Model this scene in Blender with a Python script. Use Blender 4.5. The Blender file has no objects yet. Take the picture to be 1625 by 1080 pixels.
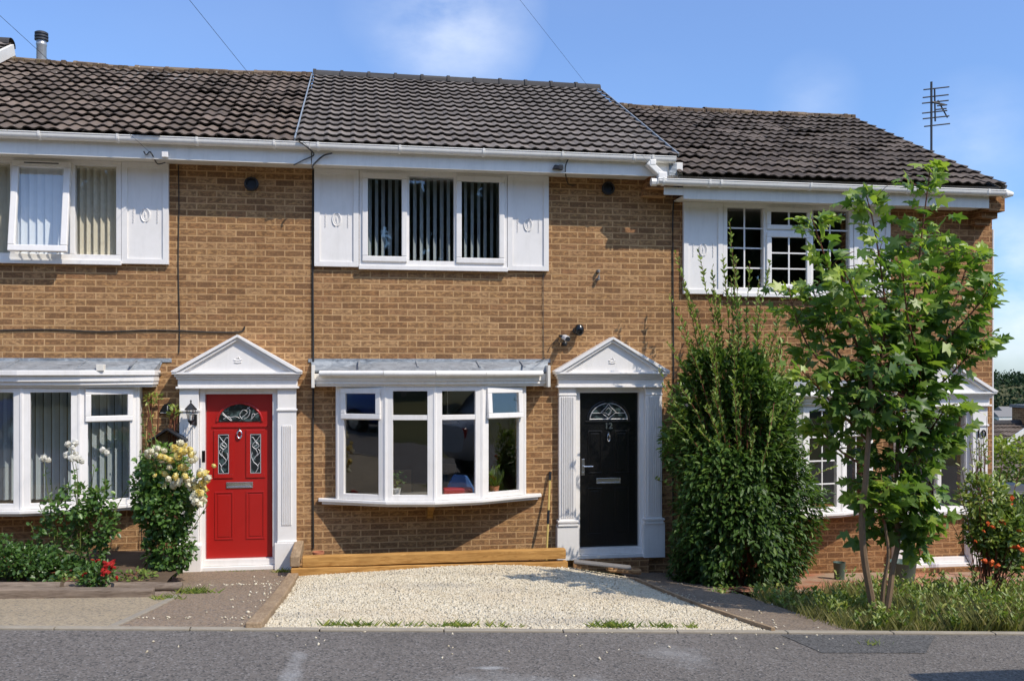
import bpy, math, random
import numpy as np
from mathutils import Vector, Matrix
R = math.radians
random.seed(7); rng = np.random.default_rng(7)
sc = bpy.context.scene
# ---------------------------------------------------------------- camera
cam = bpy.data.cameras.new('camera'); co = bpy.data.objects.new('camera', cam); sc.collection.objects.link(co)
co.location = (0, -11.56, 2.25); co.rotation_euler = (R(90), 0, R(-9.2))
cam.lens = 1475/1625*36; cam.sensor_width = 36; cam.shift_y = 49/1625; cam.clip_end = 4000; cam.clip_start = .05
sc.camera = co
sc.view_settings.view_transform = 'Standard'; sc.view_settings.look = 'None'; sc.view_settings.gamma = 1
sc.view_settings.exposure = 0.80
# ---------------------------------------------------------------- world
SE, SA = 48.5, 136.
w = bpy.data.worlds.new('World'); sc.world = w; w.use_nodes = True
nt = w.node_tree; N = nt.nodes; L = nt.links; N.clear()
out = N.new('ShaderNodeOutputWorld'); bg = N.new('ShaderNodeBackground'); L.new(bg.outputs[0], out.inputs[0])
sky = N.new('ShaderNodeTexSky'); sky.sky_type = 'NISHITA'; sky.sun_disc = False
sky.sun_elevation = R(SE); sky.sun_rotation = R(SA); sky.altitude = 50; sky.air_density = 1.0; sky.dust_density = .25; sky.ozone_density = 2.2
bg.inputs[1].default_value = .15
tc = N.new('ShaderNodeTexCoord')
def wm(op, a, b=None, c=None):
    n = N.new('ShaderNodeMath'); n.operation = op
    for i, v in enumerate((a, b, c)):
        if v is None: continue
        if isinstance(v, (int, float)): n.inputs[i].default_value = v
        else: L.new(v, n.inputs[i])
    return n.outputs[0]
nz = N.new('ShaderNodeTexNoise'); nz.inputs['Scale'].default_value = 5.5; nz.inputs['Detail'].default_value = 7; nz.inputs['Roughness'].default_value = .58
mp = N.new('ShaderNodeMapping'); mp.inputs['Scale'].default_value = (1, 1, 1.9); L.new(tc.outputs['Generated'], mp.inputs[0]); L.new(mp.outputs[0], nz.inputs['Vector'])
th = R(9.2)
tot = None
for px, py, rad, amp in ((715, 25, .10, .55), (640, 5, .07, .2), (1612, 410, .06, .8), (1625, 500, .07, .8), (1290, 158, .05, .2), (1540, 232, .075, .25)):
    u, v = (px-812.5)/1475, (589-py)/1475
    d = Vector((math.sin(th)+u*math.cos(th), math.cos(th)-u*math.sin(th), v)).normalized()
    dn = N.new('ShaderNodeVectorMath'); dn.operation = 'DISTANCE'; L.new(tc.outputs['Generated'], dn.inputs[0]); dn.inputs[1].default_value = d
    m = wm('MULTIPLY', wm('MAXIMUM', wm('SUBTRACT', 1, wm('DIVIDE', dn.outputs['Value'], rad)), 0), amp)
    tot = m if tot is None else wm('MAXIMUM', tot, m)
gen = N.new('ShaderNodeTexNoise'); gen.inputs['Scale'].default_value = 2.2; gen.inputs['Detail'].default_value = 5; L.new(mp.outputs[0], gen.inputs['Vector'])
cl = wm('MULTIPLY', tot, wm('MULTIPLY', wm('MAXIMUM', wm('SUBTRACT', nz.outputs['Fac'], .36), 0), 4.2))
bk = wm('MULTIPLY', wm('MAXIMUM', wm('SUBTRACT', gen.outputs['Fac'], .5), 0), .15)
cl = wm('MINIMUM', wm('ADD', cl, bk), .85)
mx = N.new('ShaderNodeMix'); mx.data_type = 'RGBA'; L.new(cl, mx.inputs[0]); L.new(sky.outputs[0], mx.inputs[6]); mx.inputs[7].default_value = (4.0, 4.3, 4.8, 1)
hs = N.new('ShaderNodeHueSaturation'); hs.inputs['Saturation'].default_value = .98; hs.inputs['Value'].default_value = 1.0
sxw = N.new('ShaderNodeSeparateXYZ'); L.new(tc.outputs['Generated'], sxw.inputs[0])
gr = N.new('ShaderNodeValToRGB'); L.new(sxw.outputs[2], gr.inputs[0]); el = gr.color_ramp.elements
el[0].position = 0.0; el[0].color = (.27, .37, .51, 1); el[1].position = 1.0; el[1].color = (1, 1, 1, 1)
for ps, cc in ((.18, (.36, .47, .61, 1)), (.38, (.51, .57, .70, 1)), (.62, (1.05, 1.02, 1, 1)), (.9, (1.2, 1.15, 1.1, 1))): e_ = el.new(ps); e_.color = cc
tn = N.new('ShaderNodeMix'); tn.data_type = 'RGBA'; tn.blend_type = 'MULTIPLY'; tn.inputs[0].default_value = 1; L.new(sky.outputs[0], tn.inputs[6]); L.new(gr.outputs[0], tn.inputs[7])
sc2 = N.new('ShaderNodeVectorMath'); sc2.operation = 'SCALE'; L.new(tn.outputs[2], sc2.inputs[0]); sc2.inputs['Scale'].default_value = 1.18; L.new(sc2.outputs[0], mx.inputs[6])
L.new(mx.outputs[2], hs.inputs['Color']); L.new(hs.outputs[0], bg.inputs[0])
# ---------------------------------------------------------------- sun
sl = bpy.data.lights.new('sun', 'SUN'); sl.energy = 2.5; sl.angle = R(.55); sl.color = (1, .92, .80)
so = bpy.data.objects.new('sun', sl); sc.collection.objects.link(so)
sd = Vector((math.sin(R(SA))*math.cos(R(SE)), math.cos(R(SA))*math.cos(R(SE)), math.sin(R(SE))))
so.rotation_euler = sd.to_track_quat('Z', 'Y').to_euler(); so.location = (20, -20, 30)
# ---------------------------------------------------------------- material helpers
class NT:
    def __init__(s, name):
        s.m = bpy.data.materials.new(name); s.m.use_nodes = True; s.t = s.m.node_tree; s.t.nodes.clear()
        s.o = s.n('ShaderNodeOutputMaterial'); s.p = s.n('ShaderNodeBsdfPrincipled'); s.t.links.new(s.p.outputs[0], s.o.inputs[0])
        s.pos = s.n('ShaderNodeNewGeometry').outputs['Position']
    def n(s, k): return s.t.nodes.new(k)
    def l(s, a, b): s.t.links.new(a, b)
    def setin(s, i, v):
        if isinstance(v, (int, float)): i.default_value = v
        elif isinstance(v, (tuple, list)): i.default_value = tuple(v)+((1,) if len(v) == 3 and len(i.default_value) == 4 else ())
        else: s.l(v, i)
    def math(s, op, a, b=None, c=None, clamp=False):
        n = s.n('ShaderNodeMath'); n.operation = op; n.use_clamp = clamp
        for i, v in enumerate((a, b, c)):
            if v is not None: s.setin(n.inputs[i], v)
        return n.outputs[0]
    def mix(s, f, a, b, mode='MIX'):
        n = s.n('ShaderNodeMix'); n.data_type = 'RGBA'; n.blend_type = mode
        s.setin(n.inputs[0], f); s.setin(n.inputs[6], a); s.setin(n.inputs[7], b); return n.outputs[2]
    def noise(s, scale, detail=4, rough=.55, vec=None, sc=None, dist=0):
        n = s.n('ShaderNodeTexNoise'); n.inputs['Scale'].default_value = scale; n.inputs['Detail'].default_value = detail; n.inputs['Roughness'].default_value = rough; n.inputs['Distortion'].default_value = dist
        v = s.pos if vec is None else vec
        if sc: v = s.map(v, sc)
        s.l(v, n.inputs['Vector']); return n.outputs['Fac']
    def map(s, v, sc, loc=(0, 0, 0)):
        m = s.n('ShaderNodeMapping'); m.inputs['Scale'].default_value = sc; m.inputs['Location'].default_value = loc; s.l(v, m.inputs[0]); return m.outputs[0]
    def vor(s, scale, feat='F1', vec=None, out='Distance'):
        n = s.n('ShaderNodeTexVoronoi'); n.feature = feat; n.inputs['Scale'].default_value = scale; s.l(s.pos if vec is None else vec, n.inputs['Vector']); return n.outputs[out]
    def ramp(s, f, stops):
        n = s.n('ShaderNodeValToRGB'); e = n.color_ramp.elements
        while len(e) < len(stops): e.new(.5)
        for i, (p, c) in enumerate(stops):
            e[i].position = p; e[i].color = (c, c, c, 1) if isinstance(c, (int, float)) else tuple(c)+(1,)
        s.l(f, n.inputs[0]); return n.outputs[0]
    def bump(s, h, strength=.3, dist=.01):
        b = s.n('ShaderNodeBump'); b.inputs['Strength'].default_value = strength; b.inputs['Distance'].default_value = dist; s.l(h, b.inputs['Height']); s.l(b.outputs[0], s.p.inputs['Normal'])
    def fin(s, col=None, rough=.5, spec=None, metal=None):
        if col is not None: s.setin(s.p.inputs['Base Color'], col)
        s.setin(s.p.inputs['Roughness'], rough)
        if spec is not None: s.p.inputs['Specular IOR Level'].default_value = spec
        if metal is not None: s.p.inputs['Metallic'].default_value = metal
        return s.m
def sRGB(r, g, b):
    f = lambda c: (c/255/12.92) if c/255 <= .04045 else ((c/255+.055)/1.055)**2.4
    return (f(r), f(g), f(b))
def simple(name, col, rough=.5, var=.12, scale=6, metal=None, spec=None, bump=0):
    t = NT(name); f = t.noise(scale, 5)
    c = t.mix(f, tuple(x*(1-var) for x in col), tuple(min(1, x*(1+var)) for x in col))
    if bump: t.bump(t.noise(scale*8, 4), bump, .005)
    return t.fin(c, rough, spec, metal)
def brick_mat(name, warm=1.0, dark=1.0, dirty=0.0):
    t = NT(name)
    sx = t.n('ShaderNodeSeparateXYZ'); t.l(t.pos, sx.inputs[0])
    u = t.math('ADD', sx.outputs[0], sx.outputs[1]); cb = t.n('ShaderNodeCombineXYZ'); t.l(u, cb.inputs[0]); t.l(sx.outputs[2], cb.inputs[1])
    # small wobble so courses are not ruler straight
    wob = t.n('ShaderNodeTexNoise'); wob.inputs['Scale'].default_value = 3.5; wob.inputs['Detail'].default_value = 6; t.l(cb.outputs[0], wob.inputs['Vector'])
    va = t.n('ShaderNodeVectorMath'); va.operation = 'MULTIPLY_ADD'; t.l(wob.outputs['Color'], va.inputs[0]); va.inputs[1].default_value = (.014, .012, 0); t.l(cb.outputs[0], va.inputs[2])
    V = va.outputs[0]
    def br(ms, smooth):
        b = t.n('ShaderNodeTexBrick'); b.offset = .5; t.l(V, b.inputs['Vector'])
        b.inputs['Scale'].default_value = 1; b.inputs['Brick Width'].default_value = .2275; b.inputs['Row Height'].default_value = .0775
        b.inputs['Mortar Size'].default_value = ms; b.inputs['Mortar Smooth'].default_value = smooth
        b.inputs['Color1'].default_value = (0, 0, 0, 1); b.inputs['Color2'].default_value = (1, 1, 1, 1); b.inputs['Mortar'].default_value = (.5, .5, .5, 1); return b
    b1 = br(.0065, .25); b2 = br(.018, 1.0)
    rnd = t.n('ShaderNodeSeparateColor'); t.l(b1.outputs['Color'], rnd.inputs[0]); rv = rnd.outputs[0]
    base = t.ramp(rv, [(0, sRGB(148, 109, 73)), (.2, sRGB(175, 131, 87)), (.42, sRGB(188, 146, 98)), (.6, sRGB(166, 122, 80)), (.8, sRGB(192, 152, 107)), (1, sRGB(156, 113, 77))])
    sm = t.noise(17, 7, .72, V, (1, 2.2, 1)); big = t.noise(1.1, 5, .6)
    inner = t.math('SUBTRACT', 1, b2.outputs['Fac'])
    pat = t.math('MULTIPLY', inner, t.ramp(t.math('MULTIPLY_ADD', rv, -.10, t.math('MULTIPLY', sm, 1.25)), [(.47, 0), (.62, 1)]))
    c = t.mix(t.math('MULTIPLY', pat, .82), base, t.mix(sm, sRGB(92, 67, 49), sRGB(126, 93, 65)))
    c = t.mix(t.math('MULTIPLY', t.ramp(t.noise(45, 5, .7, V), [(.5, 0), (.7, 1)]), .35), c, sRGB(196, 154, 104))
    c = t.mix(t.ramp(big, [(.35, 0), (.75, .3)]), c, t.mix(1, c, (.72, .68, .64), 'MULTIPLY'))
    # reddish / sooty single bricks
    c = t.mix(t.ramp(t.vor(5, vec=V, out='Color'), [(.86, 0), (.95, .15)]), c, sRGB(100, 68, 50))
    mc = t.mix(t.noise(9, 4), sRGB(192, 153, 108), sRGB(212, 175, 130))
    mc = t.mix(t.ramp(t.noise(2.3, 4), [(.45, 0), (.75, .45)]), mc, sRGB(136, 108, 80))
    c = t.mix(b1.outputs['Fac'], c, mc)
    st_ = t.ramp(t.noise(3.2, 6, .65, cb.outputs[0], (2.2, .35, 1)), [(.46, 0), (.72, .38)]); c = t.mix(st_, c, t.mix(1, c, (.62, .58, .54), 'MULTIPLY'))
    if warm != 1.0: c = t.mix(1, c, (.94*dark, .87*dark, .83*dark), 'MULTIPLY')
    # patchy lightening, then darker towards the ground
    wx_ = t.noise(.7, 6, .65); c = t.mix(t.ramp(wx_, [(.5, 0), (.7, .35)]), c, t.mix(1, c, (1.18, 1.16, 1.15), 'MULTIPLY'))
    zz = t.math('MULTIPLY_ADD', t.noise(2.0, 4), .5, sx.outputs[2])
    c = t.mix(t.ramp(t.math('MULTIPLY_ADD', zz, .8, .3), [(.15, .4), (.42, 0)]), c, t.mix(1, c, (.55, .5, .46), 'MULTIPLY'))
    h = t.math('ADD', t.math('MULTIPLY', b1.outputs['Fac'], -1), t.math('MULTIPLY', t.noise(60, 5, .7, V), .8))
    t.bump(h, .9, .010)
    return t.fin(c, .9, .25)
def tile_mat(name, a, b, lichen=.0, moss=0):
    t = NT(name)
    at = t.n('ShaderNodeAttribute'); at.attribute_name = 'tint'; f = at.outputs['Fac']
    c = t.mix(f, a, b); c = t.mix(t.math('LESS_THAN', f, -.5), c, tuple(q*.5 for q in a))  # tile edge faces coloured darker, painting in the shade between courses
    c = t.mix(t.math('MULTIPLY', t.noise(14, 7, .7), .9), t.mix(1, c, (.7, .68, .66), 'MULTIPLY'), t.mix(1, c, (1.35, 1.32, 1.28), 'MULTIPLY'))
    if lichen:
        sp = t.ramp(t.math('ADD', t.vor(9, vec=t.pos), t.math('MULTIPLY', t.noise(30, 3), .16)), [(.17, 1), (.21, 0)])
        msk = t.ramp(t.noise(2.4, 3), [(.48, 0), (.6, 1)])
        c = t.mix(t.math('MULTIPLY', t.math('MULTIPLY', sp, msk), lichen), c, sRGB(196, 186, 168))
        c = t.mix(t.math('MULTIPLY', t.ramp(t.noise(19, 6, .7), [(.55, 0), (.72, 1)]), .55), c, sRGB(128, 108, 92))
        c = t.mix(t.math('MULTIPLY', t.ramp(t.noise(7, 7, .75), [(.52, 0), (.66, 1)]), .6), c, sRGB(58, 50, 45))
    if moss: c = t.mix(t.ramp(t.noise(11, 6, .7), [(.5, 0), (.62, moss)]), c, sRGB(110, 96, 58))
    t.bump(t.noise(70, 5, .7), .5, .006)
    return t.fin(c, .85, .3)
def leaf_mat(name, c1, c2, c3, trans=.35, rough=.42, spec=.5):
    t = NT(name)
    at = t.n('ShaderNodeAttribute'); at.attribute_name = 'tint'
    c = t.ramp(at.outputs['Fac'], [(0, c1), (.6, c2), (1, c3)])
    c = t.mix(t.noise(40, 3), t.mix(1, c, (.8, .8, .8), 'MULTIPLY'), c)
    t.fin(c, rough, spec)
    tr = t.n('ShaderNodeBsdfTranslucent'); t.l(t.mix(1, c, (1.25, 1.35, .7), 'MULTIPLY'), tr.inputs[0])
    ms = t.n('ShaderNodeMixShader'); ms.inputs[0].default_value = trans
    t.l(t.p.outputs[0], ms.inputs[1]); t.l(tr.outputs[0], ms.inputs[2]); t.l(ms.outputs[0], t.o.inputs[0]); return t.m
def upvc_mat(name, col=(.80, .80, .80), dirt=.25, rough=.3):
    t = NT(name)
    d = t.math('MULTIPLY', t.ramp(t.noise(5, 7, .7), [(.45, 0), (.8, 1)]), dirt)
    st = t.ramp(t.noise(4, 5, .6, None, (5, 5, .6)), [(.5, 0), (.85, dirt)])
    c = t.mix(d, col, (.56, .53, .47)); c = t.mix(st, c, (.5, .48, .44))
    return t.fin(c, rough, .45)
def glass_mat(name, fac=.13, tint=(.985, .99, .985)):
    t = NT(name); t.t.nodes.remove(t.p)
    tr = t.n('ShaderNodeBsdfTransparent'); tr.inputs[0].default_value = tint+(1,)
    gl = t.n('ShaderNodeBsdfGlossy'); gl.inputs['Roughness'].default_value = .015; gl.inputs[0].default_value = (1, 1, 1, 1)
    b = t.n('ShaderNodeBump'); b.inputs['Strength'].default_value = .05; b.inputs['Distance'].default_value = .02; t.l(t.noise(2.2, 2), b.inputs['Height']); t.l(b.outputs[0], gl.inputs['Normal'])
    fr = t.n('ShaderNodeLayerWeight'); fr.inputs[0].default_value = .5
    f = t.math('MULTIPLY_ADD', t.math('POWER', fr.outputs['Facing'], 5), .9, fac, clamp=True)
    ms = t.n('ShaderNodeMixShader'); t.l(f, ms.inputs[0]); t.l(tr.outputs[0], ms.inputs[1]); t.l(gl.outputs[0], ms.inputs[2]); t.l(ms.outputs[0], t.o.inputs[0]); return t.m
def wood_mat(name, a, b, axis=(1, 8, 8), rough=.75, stain=None):
    t = NT(name)
    g = t.noise(4, 7, .65, None, axis, 1.2)
    c = t.mix(t.ramp(g, [(.3, 0), (.7, 1)]), a, b)
    c = t.mix(t.ramp(t.noise(2.2, 4), [(.45, 0), (.75, .5)]), c, tuple(x*.6 for x in a))
    kn = t.ramp(t.vor(2.6, vec=t.map(t.pos, (1, 3, 3))), [(.05, 1), (.1, 0)]); c = t.mix(t.math('MULTIPLY', kn, .7), c, tuple(x*.35 for x in a))
    t.bump(g, .5, .006); return t.fin(c, rough, .25)
def asphalt_mat(name, base=.1, speck=.5, tone=(1, 1, 1.03), pale=True, stone=75):
    t = NT(name)
    b = t.noise(1.3, 6, .6); fine = t.noise(70, 5, .8)
    c1 = tuple(base*.45*x for x in tone); c2 = tuple(base*1.55*x for x in tone)
    c = t.mix(t.math('MULTIPLY_ADD', fine, .75, t.math('MULTIPLY', b, .3)), c1, c2)
    vc = t.n('ShaderNodeTexVoronoi'); vc.inputs['Scale'].default_value = stone; t.l(t.pos, vc.inputs['Vector'])
    sc_ = t.n('ShaderNodeSeparateColor'); t.l(vc.outputs['Color'], sc_.inputs[0])
    c = t.mix(t.math('MULTIPLY', t.ramp(sc_.outputs[0], [(.80, 0), (.9, 1)]), .42*speck), c, (.42, .4, .38))
    c = t.mix(t.math('MULTIPLY', t.ramp(sc_.outputs[1], [(.7, 0), (.85, 1)]), .65), c, tuple(base*.3 for _ in range(3)))
    # loose pale stone chips trodden over from the drive
    v2 = t.n('ShaderNodeTexVoronoi'); v2.inputs['Scale'].default_value = 22; t.l(t.pos, v2.inputs['Vector']); s2 = t.n('ShaderNodeSeparateColor'); t.l(v2.outputs['Color'], s2.inputs[0])
    chip = t.math('MULTIPLY', t.math('LESS_THAN', v2.outputs['Distance'], .09), t.math('GREATER_THAN', s2.outputs[2], .80))
    c = t.mix(t.math('MULTIPLY', chip, .75*speck), c, (.55, .52, .47))
    if pale:
        sx = t.n('ShaderNodeSeparateXYZ'); t.l(t.pos, sx.inputs[0])
        for cx_, cy_, rx, ry, am in ((-.42, -5.7, .16, 1.0, .5), (1.0, -5.9, 1.3, .5, .3), (.85, -5.55, .33, .06, .6), (2.2, -5.3, .5, .6, .3), (-2.6, -5.9, .9, .3, .15), (1.4, -6.1, .6, .12, .35)):
            dx = t.math('DIVIDE', t.math('SUBTRACT', sx.outputs[0], cx_), rx); dy = t.math('DIVIDE', t.math('SUBTRACT', sx.outputs[1], cy_), ry)
            d = t.math('ADD', t.math('MULTIPLY', dx, dx), t.math('MULTIPLY', dy, dy))
            d = t.math('ADD', d, t.math('MULTIPLY', t.noise(5, 6, .7), 1.4))
            c = t.mix(t.math('MULTIPLY', t.ramp(d, [(.5, 1), (1.7, 0)]), am), c, (.42, .42, .41))
    wv = t.n('ShaderNodeTexNoise'); wv.inputs['Scale'].default_value = 2.5; wv.inputs['Detail'].default_value = 5; t.l(t.pos, wv.inputs['Vector'])
    wa = t.n('ShaderNodeVectorMath'); wa.operation = 'MULTIPLY_ADD'; t.l(wv.outputs['Color'], wa.inputs[0]); wa.inputs[1].default_value = (.5, .5, 0); t.l(t.pos, wa.inputs[2])
    c = t.mix(t.ramp(t.noise(.8, 7, .7), [(.52, 0), (.68, .4)]), c, tuple(base*.55*q for q in tone))
    t.bump(t.math('ADD', vc.outputs['Distance'], fine), .55, .008)
    return t.fin(c, .92, .25)
M = {}
M['brick'] = brick_mat('buff_brick'); M['brick10'] = brick_mat('brown_brick', .9, .93)
M['tile_new'] = tile_mat('grey_brown_tile', sRGB(106, 98, 91), sRGB(128, 119, 111))
M['tile_old'] = tile_mat('weathered_tile', sRGB(86, 75, 66), sRGB(122, 107, 95), .75, .12)
M['tile_old2'] = tile_mat('weathered_brown_tile', sRGB(80, 70, 62), sRGB(110, 98, 88), .4, .08)
M['ridge_old'] = tile_mat('mossy_ridge', sRGB(96, 80, 66), sRGB(130, 112, 92), .8, .5)
M['ridge_new'] = tile_mat('clean_ridge', sRGB(62, 60, 60), sRGB(78, 76, 75))
M['upvc'] = upvc_mat('white_upvc', (.83, .80, .765), .26)
M['trim'] = upvc_mat('white_surround', (.82, .79, .755), .24, .35)
M['old_white'] = upvc_mat('aged_white_paint', (.76, .72, .64), .5, .5)
M['gutter'] = upvc_mat('white_gutter', (.86, .83, .77), .3, .3)
M['glass'] = glass_mat('window_glass', .07)
M['glass_up'] = glass_mat('tilted_glass', .09)
M['black_gloss'] = simple('black_gloss', (.008, .008, .009), .22)
M['black'] = simple('black_plastic', (.012, .012, .014), .45)
M['cable'] = simple('black_cable', (.02, .018, .016), .6)
M['red'] = simple('red_door_paint', (.37, .010, .008), .32, .06, 3)
M['blackdoor'] = simple('black_door_paint', (.006, .006, .006), .25, .2, 3, None, .5)
M['whitedoor'] = upvc_mat('white_door_paint', (.78, .78, .79), .1)
M['chrome'] = simple('brushed_chrome', (.62, .62, .62), .25, .1, 20, 1.0)
M['leadcame'] = simple('lead_came', (.55, .55, .56), .45, .1, 20, .3)
M['cream_blind'] = simple('cream_blind_fabric', (.74, .68, .54), .9, .1, 12)
M['blue_blind'] = simple('pale_blue_blind_fabric', (.74, .78, .80), .9, .1, 12)
M['grey_blind'] = simple('grey_blind_fabric', (.34, .39, .41), .9, .1, 12)
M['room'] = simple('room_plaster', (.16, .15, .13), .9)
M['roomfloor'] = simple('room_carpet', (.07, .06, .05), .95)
def lead_mat():
    t = NT('lead_sheet'); a = t.noise(6, 7, .7, None, (1, 1, 3), 1.5)
    c = t.mix(t.ramp(a, [(.3, 0), (.7, 1)]), sRGB(105, 112, 120), sRGB(178, 184, 188)); t.bump(a, .8, .02); return t.fin(c, .5, .4, .25)
M['lead'] = lead_mat()
M['new_timber'] = wood_mat('honey_timber', sRGB(150, 104, 48), sRGB(206, 158, 92))
M['old_timber'] = wood_mat('weathered_timber', sRGB(112, 94, 76), sRGB(158, 138, 114))
M['old_timber_y'] = wood_mat('weathered_timber_long', sRGB(128, 106, 82), sRGB(176, 152, 122), (8, 1, 8))
M['grey_timber'] = wood_mat('grey_log', sRGB(92, 78, 66), sRGB(148, 132, 116))
M['slate'] = simple('slate_board', sRGB(120, 116, 112), .7, .2, 10, bump=.3)
M['asphalt'] = asphalt_mat('asphalt', .125, .5, (1.14, 1, .88))
M['patch'] = asphalt_mat('asphalt_patch', .095, .35, (1.05, 1, .95), False)
M['path'] = asphalt_mat('worn_path', .19, .6, (1.35, .98, .66), False, 70)
M['path12'] = asphalt_mat('dark_path', .17, .5, (1.3, .98, .70), False, 70)
M['tan'] = asphalt_mat('tan_paving', .29, .3, (1.22, .97, .64), False, 60)
M['kerb'] = simple('kerb_stone', sRGB(146, 136, 120), .9, .25, 12, bump=.4)
M['soil'] = simple('soil', sRGB(88, 70, 52), .95, .45, 5, bump=.8)
def stone_mat():
    t = NT('limestone_chip'); at = t.n('ShaderNodeAttribute'); at.attribute_name = 'tint'
    c = t.ramp(at.outputs['Fac'], [(0, sRGB(150, 138, 118)), (.08, sRGB(188, 175, 150)), (.55, sRGB(203, 191, 166)), (1, sRGB(214, 204, 183))])
    c = t.mix(t.ramp(t.noise(.9, 5, .6), [(.45, 0), (.72, .5)]), c, sRGB(186, 168, 140)); c = t.mix(t.ramp(t.noise(1.1, 5, .65, None, (.5, 1.6, 1)), [(.52, 0), (.68, .5)]), c, sRGB(158, 150, 138)); return t.fin(c, .9, .2)
M['stone'] = stone_mat()
def gravel_base():
    t = NT('gravel_bed'); v = t.vor(55); c = t.mix(t.ramp(v, [(.0, 0), (.7, 1)]), sRGB(200, 188, 165), sRGB(138, 126, 106)); t.bump(v, -.8 if False else .8, .015); return t.fin(c, .95, .2)
M['gravel'] = gravel_base()
def paving_mat():
    t = NT('block_paving'); b = t.n('ShaderNodeTexBrick'); t.l(t.pos, b.inputs['Vector']); b.inputs['Scale'].default_value = 1; b.inputs['Brick Width'].default_value = .21; b.inputs['Row Height'].default_value = .105; b.inputs['Mortar Size'].default_value = .005
    b.inputs['Color1'].default_value = sRGB(150, 98, 72)+(1,); b.inputs['Color2'].default_value = sRGB(186, 126, 94)+(1,); b.inputs['Mortar'].default_value = sRGB(110, 92, 74)+(1,)
    c = t.mix(t.ramp(t.noise(1.6, 4), [(.45, 0), (.6, .8)]), b.outputs[0], sRGB(160, 144, 122)); t.bump(b.outputs['Fac'], -.4 if False else .3, .004); return t.fin(c, .9, .2)
M['paving'] = paving_mat()
def ground_mat():
    t = NT('rough_grassland'); c = t.mix(t.ramp(t.noise(.25, 6), [(.35, 0), (.65, 1)]), sRGB(74, 82, 44), sRGB(108, 104, 62)); c = t.mix(t.noise(9, 5), c, sRGB(66, 60, 38)); t.bump(t.noise(14, 5), .6, .03); return t.fin(c, .95, .2)
M['ground'] = ground_mat()
M['bark'] = simple('grey_brown_bark', sRGB(120, 98, 74), .85, .35, 14, bump=.6)
M['redstem'] = simple('reddish_stem', sRGB(110, 62, 40), .7, .3, 14)
M['greenstem'] = simple('green_stem', sRGB(96, 104, 48), .7, .3, 14)
M['laurel'] = leaf_mat('privet_leaf', (.028, .062, .014), (.095, .175, .032), (.28, .37, .07), .32, .45, .35)
M['maple'] = leaf_mat('maple_leaf', (.055, .115, .020), (.16, .27, .042), (.40, .50, .08), .42, .42)
M['rose'] = leaf_mat('rose_leaf', (.04, .09, .02), (.12, .23, .045), (.28, .40, .09), .3, .38)
M['shrub'] = leaf_mat('shrub_leaf', (.08, .13, .026), (.22, .30, .055), (.46, .46, .11), .35, .45)
M['grass'] = leaf_mat('grass_blade', (.09, .09, .028), (.22, .22, .06), (.46, .38, .17), .35, .6)
M['far'] = leaf_mat('far_foliage', (.018, .036, .016), (.03, .055, .024), (.06, .085, .032), .1, .8, .1)
M['hedge'] = leaf_mat('bright_hedge_leaf', (.05, .09, .015), (.16, .24, .03), (.36, .42, .06), .4, .45)
def petal(name, c1, c2, tr=.3):
    t = NT(name); at = t.n('ShaderNodeAttribute'); at.attribute_name = 'tint'; c = t.ramp(at.outputs['Fac'], [(0, c1), (1, c2)]); t.fin(c, .6, .3)
    x = t.n('ShaderNodeBsdfTranslucent'); t.l(c, x.inputs[0]); ms = t.n('ShaderNodeMixShader'); ms.inputs[0].default_value = tr; t.l(t.p.outputs[0], ms.inputs[1]); t.l(x.outputs[0], ms.inputs[2]); t.l(ms.outputs[0], t.o.inputs[0]); return t.m
M['p_yellow'] = petal('yellow_petal', (.80, .60, .10), (.86, .78, .38)); M['p_cream'] = petal('cream_petal', (.80, .74, .48), (.86, .83, .70)); M['p_white'] = petal('white_petal', (.76, .73, .62), (.86, .85, .80))
M['p_red'] = petal('red_petal', (.45, .02, .02), (.58, .05, .04)); M['p_orange'] = petal('orange_petal', (.70, .10, .03), (.85, .25, .06))
M['terracotta'] = simple('terracotta', sRGB(176, 112, 80), .85)
M['yellow'] = simple('yellow_handle', (.55, .40, .12), .5)
M['blue_paint'] = simple('blue_car_paint', (.02, .09, .38), .2, .03, 3); M['grey_paint'] = simple('silver_car_paint', (.4, .4, .42), .25, .03, 3)
M['tyre'] = simple('tyre_rubber', (.02, .02, .02), .8); M['steel'] = simple('galvanised_steel', (.42, .42, .42), .45, .25, 10, .6)
M['steel_d'] = simple('dark_aerial_metal', (.05, .05, .055), .5, .25, 10, .3)
M['light_ply'] = simple('pale_wood', (.45, .27, .12), .6, .2, 5)
M['hill'] = simple('hillside', sRGB(64, 78, 56), .95, .3, .02)
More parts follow.
